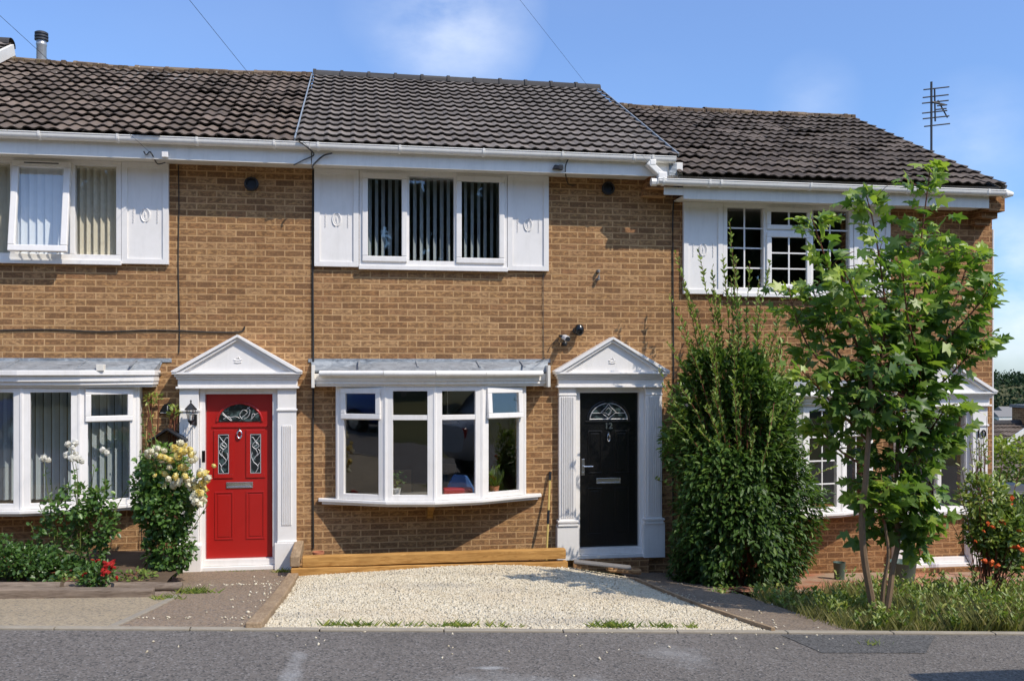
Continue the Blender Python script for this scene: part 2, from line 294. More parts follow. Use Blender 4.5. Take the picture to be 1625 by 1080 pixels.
# ---------------------------------------------------------------- mesh helpers
C = sc.collection
W = {}           # world position of each object's origin
def tag(o, label=None, cat=None, group=None, kind=None):
    if label: o['label'] = label
    if cat: o['category'] = cat
    if group: o['group'] = group
    if kind: o['kind'] = kind
    return o
def thing(name, label, cat, loc=(0, 0, 0), group=None):
    o = bpy.data.objects.new(name, None); C.objects.link(o); o.location = loc; o.empty_display_size = .1
    W[o.name] = Vector(loc); return tag(o, label, cat, group)
def link(me, name, mat, parent, org, smooth=False):
    o = bpy.data.objects.new(name, me); C.objects.link(o); o.data.materials.append(mat)
    pw = W[parent.name] if parent else Vector((0, 0, 0))
    o.parent = parent; o.location = Vector(org)-pw; W[o.name] = Vector(org)
    if smooth: me.shade_smooth()
    return o
class MB:
    def __init__(s): s.v = []; s.f = []
    def add(s, vs, fs):
        n = len(s.v); s.v += [tuple(v) for v in vs]; s.f += [tuple(i+n for i in f) for f in fs]; return s
    def box(s, x0, x1, y0, y1, z0, z1):
        return s.add([(x, y, z) for z in (z0, z1) for y in (y0, y1) for x in (x0, x1)], [(0, 2, 3, 1), (4, 5, 7, 6), (0, 1, 5, 4), (2, 6, 7, 3), (0, 4, 6, 2), (1, 3, 7, 5)])
    def obox(s, p, ux, uy, uz, a, b, c):   # box spanning a[0]..a[1] along ux etc from p
        p = Vector(p); ux = Vector(ux); uy = Vector(uy); uz = Vector(uz)
        return s.add([p+ux*i+uy*j+uz*k for k in c for j in b for i in a], [(0, 2, 3, 1), (4, 5, 7, 6), (0, 1, 5, 4), (2, 6, 7, 3), (0, 4, 6, 2), (1, 3, 7, 5)])
    def tube(s, pts, r, n=6, cap=True):
        pts = [Vector(p) for p in pts]; rs = r if isinstance(r, (list, tuple)) else [r]*len(pts); rings = []
        ref = None
        for i, p in enumerate(pts):
            d = (pts[min(i+1, len(pts)-1)]-pts[max(i-1, 0)]).normalized()
            if ref is None: ref = Vector((0, 0, 1)) if abs(d.z) < .9 else Vector((1, 0, 0))
            a = d.cross(ref).normalized(); b = d.cross(a).normalized(); ref = -b if False else ref
            rings.append([p+(a*math.cos(2*math.pi*k/n)+b*math.sin(2*math.pi*k/n))*rs[i] for k in range(n)])
        vs = [v for rg in rings for v in rg]; fs = []
        for i in range(len(pts)-1):
            for k in range(n): fs.append((i*n+k, i*n+(k+1) % n, (i+1)*n+(k+1) % n, (i+1)*n+k))
        if cap: fs.append(tuple(range(n-1, -1, -1))); fs.append(tuple((len(pts)-1)*n+k for k in range(n)))
        return s.add(vs, fs)
    def lathe(s, prof, c, n=16, ax='z'):   # prof: (r, h)
        vs = []; c = Vector(c)
        for r, h in prof:
            for k in range(n):
                a = 2*math.pi*k/n; q = (r*math.cos(a), r*math.sin(a))
                vs.append(c+Vector({'z': (q[0], q[1], h), 'y': (q[0], h, q[1]), 'x': (h, q[0], q[1])}[ax]))
        m = len(prof); fs = [(i*n+k, i*n+(k+1) % n, (i+1)*n+(k+1) % n, (i+1)*n+k) for i in range(m-1) for k in range(n)]
        fs += [tuple(range(n-1, -1, -1)), tuple((m-1)*n+k for k in range(n))]
        return s.add(vs, fs)
    def prism(s, poly, y0, y1):            # poly of (x,z), extruded along y
        n = len(poly); vs = [(x, y0, z) for x, z in poly]+[(x, y1, z) for x, z in poly]
        return s.add(vs, [tuple(range(n-1, -1, -1)), tuple(range(n, 2*n))]+[(i, (i+1) % n, n+(i+1) % n, n+i) for i in range(n)])
    def plan(s, poly, z0, z1):             # poly of (x,y), extruded along z
        n = len(poly); vs = [(x, y, z0) for x, y in poly]+[(x, y, z1) for x, y in poly]
        return s.add(vs, [tuple(range(n-1, -1, -1)), tuple(range(n, 2*n))]+[(i, (i+1) % n, n+(i+1) % n, n+i) for i in range(n)])
    def sweepx(s, prof, x0, x1, dz=0):     # prof of (y,z) along x
        n = len(prof); vs = [(x0, y, z) for y, z in prof]+[(x1, y, z+dz) for y, z in prof]
        return s.add(vs, [tuple(range(n-1, -1, -1)), tuple(range(n, 2*n))]+[(i, (i+1) % n, n+(i+1) % n, n+i) for i in range(n)])
    def build(s, name, mat, parent=None, bevel=0, smooth=False, org=None, label=None):
        A = np.array(s.v, dtype=float)
        if org is None:
            lo, hi = A.min(0), A.max(0); org = ((lo[0]+hi[0])/2, (lo[1]+hi[1])/2, lo[2])
        me = bpy.data.meshes.new(name); me.from_pydata([tuple(x) for x in A-np.array(org)], [], s.f); me.validate()
        import bmesh
        b = bmesh.new(); b.from_mesh(me); bmesh.ops.recalc_face_normals(b, faces=b.faces); b.to_mesh(me); b.free()
        o = link(me, name, mat, parent, org, smooth)
        if smooth: me.set_sharp_from_angle(angle=R(40))
        if bevel:
            md = o.modifiers.new('bevel', 'BEVEL'); md.width = bevel; md.segments = 2; md.limit_method = 'ANGLE'; md.angle_limit = R(40)
        if label: o['label'] = label
        return o
def ftag(o, *a, **k): return tag(o, *a, **k)
def fast(name, V, F, mat, parent=None, tint=None, org=None, smooth=False):
    V = np.asarray(V, dtype=np.float64); F = np.asarray(F, dtype=np.int32)
    if org is None: org = (float(V[:, 0].mean()), float(V[:, 1].mean()), float(V[:, 2].min()))
    V = V-np.array(org)
    me = bpy.data.meshes.new(name); me.vertices.add(len(V)); me.vertices.foreach_set('co', V.ravel())
    k = F.shape[1]; me.loops.add(F.size); me.loops.foreach_set('vertex_index', F.ravel())
    me.polygons.add(len(F)); me.polygons.foreach_set('loop_start', np.arange(0, F.size, k, dtype=np.int32))
    me.update(calc_edges=True)
    if tint is not None:
        a = me.attributes.new('tint', 'FLOAT', 'FACE'); a.data.foreach_set('value', np.asarray(tint, dtype=np.float32))
    return link(me, name, mat, parent, org, smooth)
OVAL = (np.array([(0, 0, 0), (.19, .28, .05), (.17, .68, .03), (0, 1, -.1), (-.17, .68, .03), (-.19, .28, .05)]), np.array([(0, 1, 2, 3), (0, 3, 4, 5)]))
ROUND = (np.array([(0, 0, 0), (.30, .25, .06), (.27, .68, .05), (0, 1, -.1), (-.27, .68, .05), (-.30, .25, .06)]), np.array([(0, 1, 2, 3), (0, 3, 4, 5)]))
MAPLE = (np.array([(0, 0, 0), (.42, .02, -.03), (.24, .24, .03), (.56, .56, -.08), (.20, .58, .03), (.14, .84, 0), (0, 1.05, -.12), (-.14, .84, 0), (-.20, .58, .03), (-.56, .56, -.08), (-.24, .24, .03), (-.42, .02, -.03), (0, .34, -.02)]),
         np.array([(0, 1, 2, 12), (12, 2, 3, 4), (12, 4, 5, 6), (0, 12, 10, 11), (12, 8, 9, 10), (12, 6, 7, 8)]))
BLADE = (np.array([(-.03, 0, 0), (.03, 0, 0), (.025, .5, .02), (-.025, .5, .02), (0, 1, .12), (0, 1, .12)]), np.array([(0, 1, 2, 3), (3, 2, 4, 5)]))
def nrm(a): return a/np.maximum(np.linalg.norm(a, axis=1, keepdims=True), 1e-9)
def leaves(name, P, D, Nn, S, tm, mat, parent=None, tint=None, org=None):
    P = np.asarray(P, float); D = nrm(np.asarray(D, float)); Nn = np.asarray(Nn, float)
    bx = nrm(np.cross(D, Nn)); c = np.cross(bx, D); T, F = tm; n = len(P); m = len(T); S = np.broadcast_to(np.asarray(S, float), (n,))
    V = P[:, None]+S[:, None, None]*(bx[:, None]*T[None, :, 0:1]+D[:, None]*T[None, :, 1:2]+c[:, None]*T[None, :, 2:3])
    FF = (F[None]+np.arange(n)[:, None, None]*m).reshape(-1, F.shape[1])
    if tint is None: tint = rng.random(n)
    return fast(name, V.reshape(-1, 3), FF, mat, parent, np.repeat(np.clip(tint, 0, 1), len(F)), org)
def dup(root, loc=None, parent=None, rot=None, scale=None):
    r = root.copy(); C.objects.link(r)
    if parent is not None: r.parent = parent
    if loc is not None: r.location = loc
    if rot is not None: r.rotation_euler = rot
    if scale is not None: r.scale = (scale,)*3
    for ch in list(root.children):
        c = ch.copy(); C.objects.link(c); c.parent = r
        for g in ch.children:
            d = g.copy(); C.objects.link(d); d.parent = c
    return r
def text(name, s, size, x, y, z, mat, parent, depth=.004, bold=.0):
    cu = bpy.data.curves.new(name, 'FONT'); cu.body = s; cu.size = size; cu.extrude = depth; cu.offset = bold; cu.align_x = 'CENTER'; cu.align_y = 'CENTER'
    tmp = bpy.data.objects.new('tmp', cu); C.objects.link(tmp); bpy.context.view_layer.update()
    me = bpy.data.meshes.new_from_object(tmp.evaluated_get(bpy.context.evaluated_depsgraph_get())); bpy.data.objects.remove(tmp)
    me.materials.clear(); me.transform(Matrix.Rotation(R(90), 4, 'X')); me.name = name
    return link(me, name, mat, parent, (x, y, z))
# ---------------------------------------------------------------- terrain
KY = -4.68
def kz(x): return .36-.05*np.clip(x, -40, 14)
def zw(x): return np.interp(x, [-40, -6, 2.4, 3.5, 4.5, 9, 14], [1.2, -.1, -.17, -.33, -.42, -.5, -.7])
def T(x, y):
    x = np.asarray(x, float); y = np.asarray(y, float)
    k = kz(x); ww = zw(x); t = np.clip(-y/4.68, 0, 1)**1.25; z = ww+(k-ww)*t
    r = np.clip(x-9, 0, None); drop = np.where(r < 30, .16*r, 4.8+.075*(r-30)); drop = np.minimum(drop, 34)
    fy = np.clip((y+9)/9, 0, 1); z = z-drop*fy
    back = np.clip(y-9, 0, None); z = z-np.minimum(.03*back, 6)
    R_ = np.hypot(x, y); hill = np.clip((R_-430)/420, 0, 1); hill = hill*hill*(3-2*hill)
    z = z+hill*(24+10*np.sin(x*.004+1)+5*np.sin(x*.013)+4*np.sin(y*.011))*fy
    z = z+np.where(y < -11.5, np.clip((-y-11.5)*.04, 0, 1.2), 0)
    return z
def Tf(x, y): return float(T(x, y))
gx = np.unique(np.concatenate([np.linspace(-1500, -60, 30), np.linspace(-60, -10, 14), np.arange(-10, 14.01, .5), np.linspace(14, 60, 24), np.linspace(60, 1500, 90)]))
gy = np.unique(np.concatenate([np.linspace(-900, -60, 14), np.linspace(-60, -12, 12), [-11.5, -9, KY], np.arange(-4.5, .01, .5), np.linspace(0, 60, 24), np.linspace(60, 1500, 80)]))
GX, GY = np.meshgrid(gx, gy); GZ = T(GX, GY)-.03
V = np.stack([GX, GY, GZ], -1).reshape(-1, 3); nx = len(gx); ny = len(gy)
ii, jj = np.meshgrid(np.arange(nx-1), np.arange(ny-1)); a = (jj*nx+ii).ravel()
tag(fast('ground', V, np.stack([a, a+1, a+nx+1, a+nx], 1), M['ground'], org=(0, 0, 0), smooth=True), kind='structure')
def sheet(name, xa, xb, ya, yb, lift, mat, n=24, m=16, bumpy=0.0, zf=None):
    """surface patch: y runs ya..yb, x between xa(y) and xb(y)"""
    fa = xa if callable(xa) else (lambda y: xa); fb = xb if callable(xb) else (lambda y: xb); V = []
    for j in range(m+1):
        y = ya+(yb-ya)*j/m; a, b = fa(y), fb(y)
        for i in range(n+1):
            x = a+(b-a)*i/n; V.append((x, y, (zf or Tf)(x, y)+lift+(bumpy*math.sin(x*3.1+y*2.3)*math.sin(x*1.3-y*3.7) if bumpy else 0)))
    a = np.array([j*(n+1)+i for j in range(m) for i in range(n)])
    o = fast(name, V, np.stack([a, a+1, a+n+2, a+n+1], 1), mat, org=(0, 0, 0), smooth=True)
    return tag(o, kind='structure')
sheet('road', -40, 40, KY-6.9, KY-.04, 0, M['asphalt'], 80, 6)
lerp = lambda a, b, t: a+(b-a)*t
ky2 = KY-.04
sheet('road_patch', lambda y: lerp(3.32, 3.22, (y+5.22)/.48), lambda y: lerp(4.15, 4.55, (y+5.22)/.48), -5.22, -4.75, .004, M['patch'], 8, 4)
sheet('pavement', -12, -1.72, KY+.04, -2.0, .006, M['tan'], 30, 10)
sheet('garden_path', lambda y: -1.70, lambda y: -.83, KY+.05, -2.3, .010, M['path'], 12, 16)
sheet('door_path', lambda y: -2.2, lambda y: -.83, -2.3, 0, .010, M['path'], 12, 12)
sheet('side_path', 3.17, lambda y: 3.95+.25*(y+4.6)/3.4, KY+.05, 0, .010, M['path12'], 12, 16)
sheet('paved_forecourt', lambda y: 4.3, 8.9, -1.75, 0, .012, M['paving'], 20, 6)
# kerb stones: one long flush edging
mb = MB(); x = -12
for i in range(30):
    x1 = x+.9; mb.add([(px, py, Tf(px, KY)+pz) for pz in (-.1, .014) for py in (KY-.035, KY+.03) for px in (x+.004, x1-.004)], [(0, 2, 3, 1), (4, 5, 7, 6), (0, 1, 5, 4), (2, 6, 7, 3), (0, 4, 6, 2), (1, 3, 7, 5)]); x = x1
tag(mb.build('kerb', M['kerb'], bevel=.006), kind='structure')
# gravel parking bay
def gz(x, y): return Tf(x, y)+.085*max(0, 1-((x-1.2)/1.9)**2)*max(0, min(1, (y+4.5)/3.4))+.012*math.sin(x*2.7+1)*math.sin(y*2.1)
g = sheet('gravel_bed', -.70, 3.16, KY+.05, -.64, .0, M['gravel'], 40, 40, 0, gz)
n = 95000
gxp = rng.uniform(-.70, 3.16, n); gyp = KY+.04+3.98*rng.random(n)**1.15
gzp = np.array([gz(a, b) for a, b in zip(gxp, gyp)])
# strays over the kerb and the paths
k = 50; sx_ = rng.uniform(-1.5, 3.9, k); sy_ = KY-rng.exponential(.30, k); gxp = np.concatenate([gxp, sx_]); gyp = np.concatenate([gyp, sy_]); gzp = np.concatenate([gzp, T(sx_, sy_)])
k = 80; sx_ = 3.2+rng.exponential(.2, k); sy_ = rng.uniform(-4.5, -1, k); gxp = np.concatenate([gxp, sx_]); gyp = np.concatenate([gyp, sy_]); gzp = np.concatenate([gzp, T(sx_, sy_)+.012])
k = 60; sx_ = -.84-rng.exponential(.18, k); sy_ = rng.uniform(-4.5, -.6, k); gxp = np.concatenate([gxp, sx_]); gyp = np.concatenate([gyp, sy_]); gzp = np.concatenate([gzp, T(sx_, sy_)+.012])
k = 80; sx_ = rng.uniform(-1.72, -.85, k); sy_ = np.where(rng.random(k) < .75, -1.4+rng.normal(0, .03, k), -4.1+rng.normal(0, .04, k)); gxp = np.concatenate([gxp, sx_]); gyp = np.concatenate([gyp, sy_]); gzp = np.concatenate([gzp, T(sx_, sy_)+.012])
OC = np.array([(1, 0, 0), (0, 1, 0), (-1, 0, 0), (0, -1, 0), (.1, .1, .8), (0, 0, -.6)]); OF = np.array([(0, 1, 4), (1, 2, 4), (2, 3, 4), (3, 0, 4), (1, 0, 5), (2, 1, 5), (3, 2, 5), (0, 3, 5)])
n = len(gxp); s = rng.uniform(.0045, .0125, n)*np.where(rng.random(n) < .05, 1.4, 1); ang = rng.uniform(0, 6.28, n); ca, sa = np.cos(ang), np.sin(ang)
Vv = OC[None]*s[:, None, None]*(1+rng.uniform(-.3, .45, (n, 6, 3)))
Vv[:, :, 0] *= 1.35
tl = rng.normal(0, .35, (n, 2)); X = Vv[:, :, 0]*ca[:, None]-Vv[:, :, 1]*sa[:, None]; Y = Vv[:, :, 0]*sa[:, None]+Vv[:, :, 1]*ca[:, None]; Z = Vv[:, :, 2]+X*tl[:, :1]+Y*tl[:, 1:]
Vv = np.stack([X+gxp[:, None], Y+gyp[:, None], Z+(gzp+s*.35)[:, None]], -1)
o = fast('gravel', Vv.reshape(-1, 3), (OF[None]+np.arange(n)[:, None, None]*6).reshape(-1, 3), M['stone'], tint=np.repeat(rng.random(n), 8), org=(1, -2.5, 0))
tag(o, 'pale limestone chippings filling the parking bay in front of the black door house', 'gravel', kind='stuff')
# flower bed soil in front of number 14
sheet('flower_bed', -9, -1.95, -2.02, 0, .0, M['soil'], 30, 10, .03, lambda x, y: .075-.025*x+.0*y)
# ---------------------------------------------------------------- the houses
def ring(mb, x0, x1, z0, z1, wd, y0, y1, wb=None):
    """rectangular frame in the plane of the facade, butted at the corners"""
    wb = wb or wd
    mb.box(x0, x1, y0, y1, z0, z0+wb); mb.box(x0, x1, y0, y1, z1-wd, z1); mb.box(x0, x0+wd, y0, y1, z0+wb, z1-wd); mb.box(x1-wd, x1, y0, y1, z0+wb, z1-wd); return mb
def wall_mesh(x0, x1, z0, z1, holes, y0=0, y1=.27):
    xs = sorted({x0, x1, *[h[0] for h in holes], *[h[1] for h in holes]}); zs = sorted({z0, z1, *[h[2] for h in holes], *[h[3] for h in holes]})
    mb = MB(); solid = lambda x, z: x0 < x < x1 and z0 < z < z1 and not any(h[0] < x < h[1] and h[2] < z < h[3] for h in holes)
    for i in range(len(xs)-1):
        for j in range(len(zs)-1):
            a, b, c, d = xs[i], xs[i+1], zs[j], zs[j+1]; mx_, mz = (a+b)/2, (c+d)/2
            if not solid(mx_, mz): continue
            mb.add([(a, y0, c), (b, y0, c), (b, y0, d), (a, y0, d)], [(0, 1, 2, 3)]); mb.add([(a, y1, c), (b, y1, c), (b, y1, d), (a, y1, d)], [(3, 2, 1, 0)])
            if not solid(a-1e-4, mz): mb.add([(a, y0, c), (a, y1, c), (a, y1, d), (a, y0, d)], [(0, 3, 2, 1)])
            if not solid(b+1e-4, mz): mb.add([(b, y0, c), (b, y1, c), (b, y1, d), (b, y0, d)], [(0, 1, 2, 3)])
            if not solid(mx_, c-1e-4): mb.add([(a, y0, c), (b, y0, c), (b, y1, c), (a, y1, c)], [(0, 3, 2, 1)])
            if not solid(mx_, d+1e-4): mb.add([(a, y0, d), (b, y0, d), (b, y1, d), (a, y1, d)], [(0, 1, 2, 3)])
    return mb
def roof_tiles(name, mat, parent, x0, x1, ye, ze, yr, zr, style, seed, sag=0):
    rg = np.random.default_rng(seed); sl = math.hypot(yr-ye, zr-ze); nr = 15; g = sl/nr; nt_ = round((x1-x0)/.30); tw = (x1-x0)/nt_
    up = np.array([0, (yr-ye)/sl, (zr-ze)/sl]); no = np.array([0, -(zr-ze)/sl, (yr-ye)/sl]); S = 12
    u = np.linspace(0, 1, S+1)
    if style == 'new': prof = np.array([max(0., 1-abs(((q*2+.0) % 1)-.28)/.28)**.8 for q in u])*.023
    else: prof = (.5+.5*np.sin((u*2)*2*np.pi))*.025
    V = []; F = []; tt = []; base = 0
    for r in range(nr):
        for i in range(nt_):
            j = rg.normal(0, .003 if style == 'new' else .009); jz = rg.normal(0, .0015 if style == 'new' else .0055, 2); tn = rg.random(); c = r*g
            xs = x0+i*tw+u*tw
            for row, (s_, lift) in enumerate(((c-.02+j, .040+jz[0]), (c+g*.5+j, .021), (c+g+.03, .002+jz[1]), )):
                for k in range(S+1):
                    sg = -sag*math.sin(math.pi*(xs[k]-x0)/(x1-x0))*(s_/sl)
                    p = np.array([xs[k], ye, ze+sg])+up*s_+no*(lift+prof[k]); V.append(p)
            for k in range(S+1):
                sg = -sag*math.sin(math.pi*(xs[k]-x0)/(x1-x0))*(c/sl)
                V.append(np.array([xs[k], ye, ze+sg])+up*(c-.02+j)+no*(prof[k]+.025+jz[0]))
            n1 = S+1
            for k in range(S):
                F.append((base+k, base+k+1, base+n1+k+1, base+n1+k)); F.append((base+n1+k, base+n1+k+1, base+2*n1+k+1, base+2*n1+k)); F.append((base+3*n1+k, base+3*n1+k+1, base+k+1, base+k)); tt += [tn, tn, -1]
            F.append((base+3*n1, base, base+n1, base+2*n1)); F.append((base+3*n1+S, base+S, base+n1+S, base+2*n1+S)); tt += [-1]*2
            base += 4*n1
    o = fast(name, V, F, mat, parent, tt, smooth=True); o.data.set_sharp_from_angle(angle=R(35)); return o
def bow(cx, zo, y_in=0):
    """plan corners of the bow window"""
    return [(cx-1.137, -.12), (cx-.575, -.385), (cx, -.475), (cx+.575, -.385), (cx+1.137, -.12)]
def seg_boxes(pts, w0, w1, z0, z1, mb, ext=0):
    for (a, b) in zip(pts[:-1], pts[1:]):
        a = Vector((*a, 0)); b = Vector((*b, 0)); d = (b-a); ln = d.length; d.normalize(); nn = Vector((d.y, -d.x, 0))
        mb.obox(a, d, nn, (0, 0, 1), (-ext, ln+ext), (w0, w1), (z0, z1))
def make_bow(H, cx, zo, glass_fix, style):
    bw = MB(); pts = bow(cx, zo); zb, zt = .715+zo, 2.065+zo; ztr = 1.70+zo
    root = None; panes = []; sashes = []
    for i, (a, b) in enumerate(zip(pts[:-1], pts[1:])):
        A = Vector((*a, 0)); B = Vector((*b, 0)); d = B-A; ln = d.length; d.normalize(); nn = Vector((d.y, -d.x, 0)); up = (0, 0, 1)
        bx = lambda u0, u1, w0, w1, z0, z1, m=bw: m.obox(A, d, nn, up, (u0, u1), (w0, w1), (z0, z1))
        e0 = .045; fw = .04
        bx(e0, ln-e0, -.035, .025, zb, zb+.065); bx(e0, ln-e0, -.035, .025, zt-.05, zt)
        bx(.0+.012, e0+fw, -.035, .026, zb, zt); bx(ln-e0-fw, ln-.012, -.035, .026, zb, zt)
        u0, u1 = e0+fw, ln-e0-fw
        fan = i in (0, 3)
        full = style == 'tall' and not fan
        if not full: bx(u0, u1, -.035, .022, ztr-.03, ztr+.03)
        def pane(u0, u1, z0, z1, w=0, lab=None):
            m = MB(); m.obox(A, d, nn, up, (u0+.001, u1-.001), (w-.004, w), (z0+.001, z1-.001)); panes.append((m, 0))
        gl0 = zb+.065
        if full: pane(u0, u1, gl0, zt-.05)
        elif fan:
            pane(u0, u1, gl0, ztr-.03)
            s = MB(); opn = (i == 3 and style == 'open'); an = R(4.5 if opn else 0)
            O = A+Vector((0, 0, zt-.018))+nn*.03; dn = Vector((0, 0, -1))*math.cos(an)+nn*math.sin(an); nn2 = nn*math.cos(an)+Vector((0, 0, 1))*math.sin(an)
            hgt = zt-.018-(ztr-.02); U0, U1 = e0+.008, ln-e0-.008; t_ = .062
            s.obox(O, d, dn, nn2, (U0, U1), (0, t_), (-.02, .024)); s.obox(O, d, dn, nn2, (U0, U1), (hgt-t_, hgt), (-.02, .024)); s.obox(O, d, dn, nn2, (U0, U0+t_), (t_, hgt-t_), (-.02, .024)); s.obox(O, d, dn, nn2, (U1-t_, U1), (t_, hgt-t_), (-.02, .024))
            sashes.append(s)
            m = MB(); m.obox(O, d, dn, nn2, (U0+t_-.001, U1-t_+.001), (t_-.001, hgt-t_+.001), (-.004, 0)); panes.append((m, 1 if opn else 0))
            if style == 'georgian':
                mid = (u0+u1)/2; bx(mid-.009, mid+.009, -.008, .004, gl0, zt-.09)
        else:
            pane(u0, u1, gl0, ztr-.03); pane(u0, u1, ztr+.03, zt-.05)
        if style == 'georgian':
            mid = (u0+u1)/2
            if not fan: bx(mid-.009, mid+.009, -.010, .004, gl0, ztr-.03); bx(mid-.009, mid+.009, -.010, .004, ztr+.03, zt-.05)
            for q in (1, 2): zz = gl0+(ztr-.03-gl0)*q/3; bx(u0, u1, -.009, .003, zz-.009, zz+.009)
    # joint posts
    for q, (px, py) in enumerate(pts):
        bw.lathe([(.034, zb-.001), (.034, zt+.001)], (px, py, 0), 10)
    # returns to the wall
    for s_, (px, py) in ((-1, pts[0]), (1, pts[-1])): bw.box(px-.03, px+.03, py+.0, 0.03, zb, zt)
    root = bw.build('bow_window', M['upvc'], H, bevel=.004)
    for m, k in panes: m.build('pane', glass_fix, root)
    for s in sashes: s.build('opening_sash', M['upvc'], root, bevel=.006)
    # sill with shallow wings along the wall
    e = [(pts[0][0]-.24, -.0), (pts[0][0]-.24, -.07), (pts[0][0]-.02, -.17), (pts[1][0], pts[1][1]-.075), (pts[2][0], pts[2][1]-.08), (pts[3][0], pts[3][1]-.075), (pts[4][0]+.02, -.17), (pts[4][0]+.24, -.07), (pts[4][0]+.24, -.0)]
    m = MB(); m.plan(e, .672+zo, .712+zo); m.plan([(x*.97+cx*.03, y*.90) for x, y in e], .64+zo, .672+zo); m.build('sill', M['upvc'], root, bevel=.007)
    return root
def make_canopy(H, cx, zo, kind):
    x0, x1 = (cx-1.45, cx+1.45)
    pl = [(x0+.02, 0), (x0+.02, -.16), (cx-.60, -.47), (cx, -.575), (cx+.60, -.47), (x1-.02, -.16), (x1-.02, 0)]
    if kind == 14: pl = [(cx-1.38, 0), (cx-1.36, -.22), (cx-.62, -.52), (cx, -.6), (cx+.62, -.52), (cx+1.34, -.22), (cx+1.36, 0)]
    sh = lambda k: [(cx+(x-cx)*(1-k*.02), y*(1-k*.14)) for x, y in pl]
    m = MB(); m.plan(sh(0), 2.135+zo, 2.225+zo); m.plan(sh(.35), 2.095+zo, 2.135+zo); m.plan(sh(.9), 2.068+zo, 2.095+zo)
    if kind == 14: m.plan([(cx+(x-cx)*1.012, y*1.07) for x, y in pl], 2.205+zo, 2.262+zo)
    root = m.build('bow_canopy', M['gutter'] if kind != 14 else M['trim'], H, bevel=.006)
    # lead roof: sloping from the wall to the front lip
    m = MB(); n = len(pl); lo = [(x, y*1.02, 2.268+zo+(0.0)) for x, y in pl]; V = [(x, 0 if y > -.01 else y*1.03, (2.30 if y > -.01 else 2.266)+zo) for x, y in pl]
    wx = [(cx+(x-cx)*1.03, -.006, 2.375+zo) for x, y in pl]
    V = [(x, (y if y < -.01 else -.02)*1.03, 2.262+zo) for x, y in pl]+wx+[(x, (y if y < -.01 else -.02)*1.03, 2.240+zo) for x, y in pl]+[(x, -.006, 2.225+zo) for x, y, z in wx]
    F = [(i, i+1, n+i+1, n+i) for i in range(n-1)]+[(2*n+i, 2*n+i+1, i+1, i) for i in range(n-1)]+[(3*n+i, 3*n+i+1, 2*n+i+1, 2*n+i) for i in range(n-1)]
    m.add(V, F); m.box(cx-1.50, cx+1.50, -.012, -.002, 2.36+zo, 2.405+zo)
    for q in (-.9, -.2, .55, 1.1): m.obox((cx+q, -.02, 2.375+zo), (1, 0, 0), Vector((0, -.45, -.10)).normalized(), Vector((0, -.10, .45)).normalized(), (0, .02), (0, .36), (0, .012))
    m.build('lead_flashing', M['lead'], root)
    if kind != 14:
        m = MB(); q = [(cx+(x-cx)*1.0, y-.055) for x, y in pl[1:-1]]; q[0] = (x0+.10, -.235); q[-1] = (x1-.10, -.235)
        for (a, b) in zip(q[:-1], q[1:]): m.tube([(a[0], a[1], 2.225+zo), (b[0], b[1], 2.225+zo)], .036, 10)
        m.build('canopy_gutter', M['gutter'], root, smooth=True)
        for xx in (x0, x1-.035): MB().box(xx, xx+.035, -.27, -.003, 2.055+zo, 2.325+zo).build('end_board', M['old_white'], root, bevel=.004)
    else:
        m = MB(); m.box(cx+.78, cx+.86, -.49, -.40, 2.255+zo, 2.33+zo); m.build('bracket', M['old_white'], root, bevel=.004)
    return root
def emblem_oval(mb, x, z, y):
    def el(rx, rz, r, n=20): mb.tube([(x+rx*math.cos(a), y, z+rz*math.sin(a)) for a in [2*math.pi*i/n for i in range(n+1)]], r, 5)
    el(.050, .080, .011); el(.032, .056, .004)
    mb.tube([(x, y, z-.035), (x+.006, y-.004, z), (x-.004, y, z+.03)], .006, 5); mb.lathe([(.004, 0), (.012, -.004), (.004, -.008)], (x, y, z+.0), 8, 'y')
    for s_ in (-1, 1):
        for q in range(9): mb.lathe([(.008, 0), (.006, -.007)], (x+s_*.135+(.004 if q % 2 else 0), y, z-.085+q*.0205), 6, 'y')
def shutter(H, x0, x1, z0, z1, label=None):
    m = MB(); m.box(x0, x1, -.035, -.002, z0, z1); ring(m, x0, x1, z0, z1, .065, -.052, -.035, .06)
    for xx in (x0+.02, x1-.02):
        for zz in (z0+.03, z1-.035): m.lathe([(.006, 0), (.005, -.003)], (xx, -.052, zz), 6, 'y')
    s = m.build('shutter', M['trim'], H, bevel=.004)
    m = MB(); emblem_oval(m, (x0+x1)/2, (z0+z1)/2-.02, -.037); m.build('emblem', M['trim'], s, smooth=True)
    return s
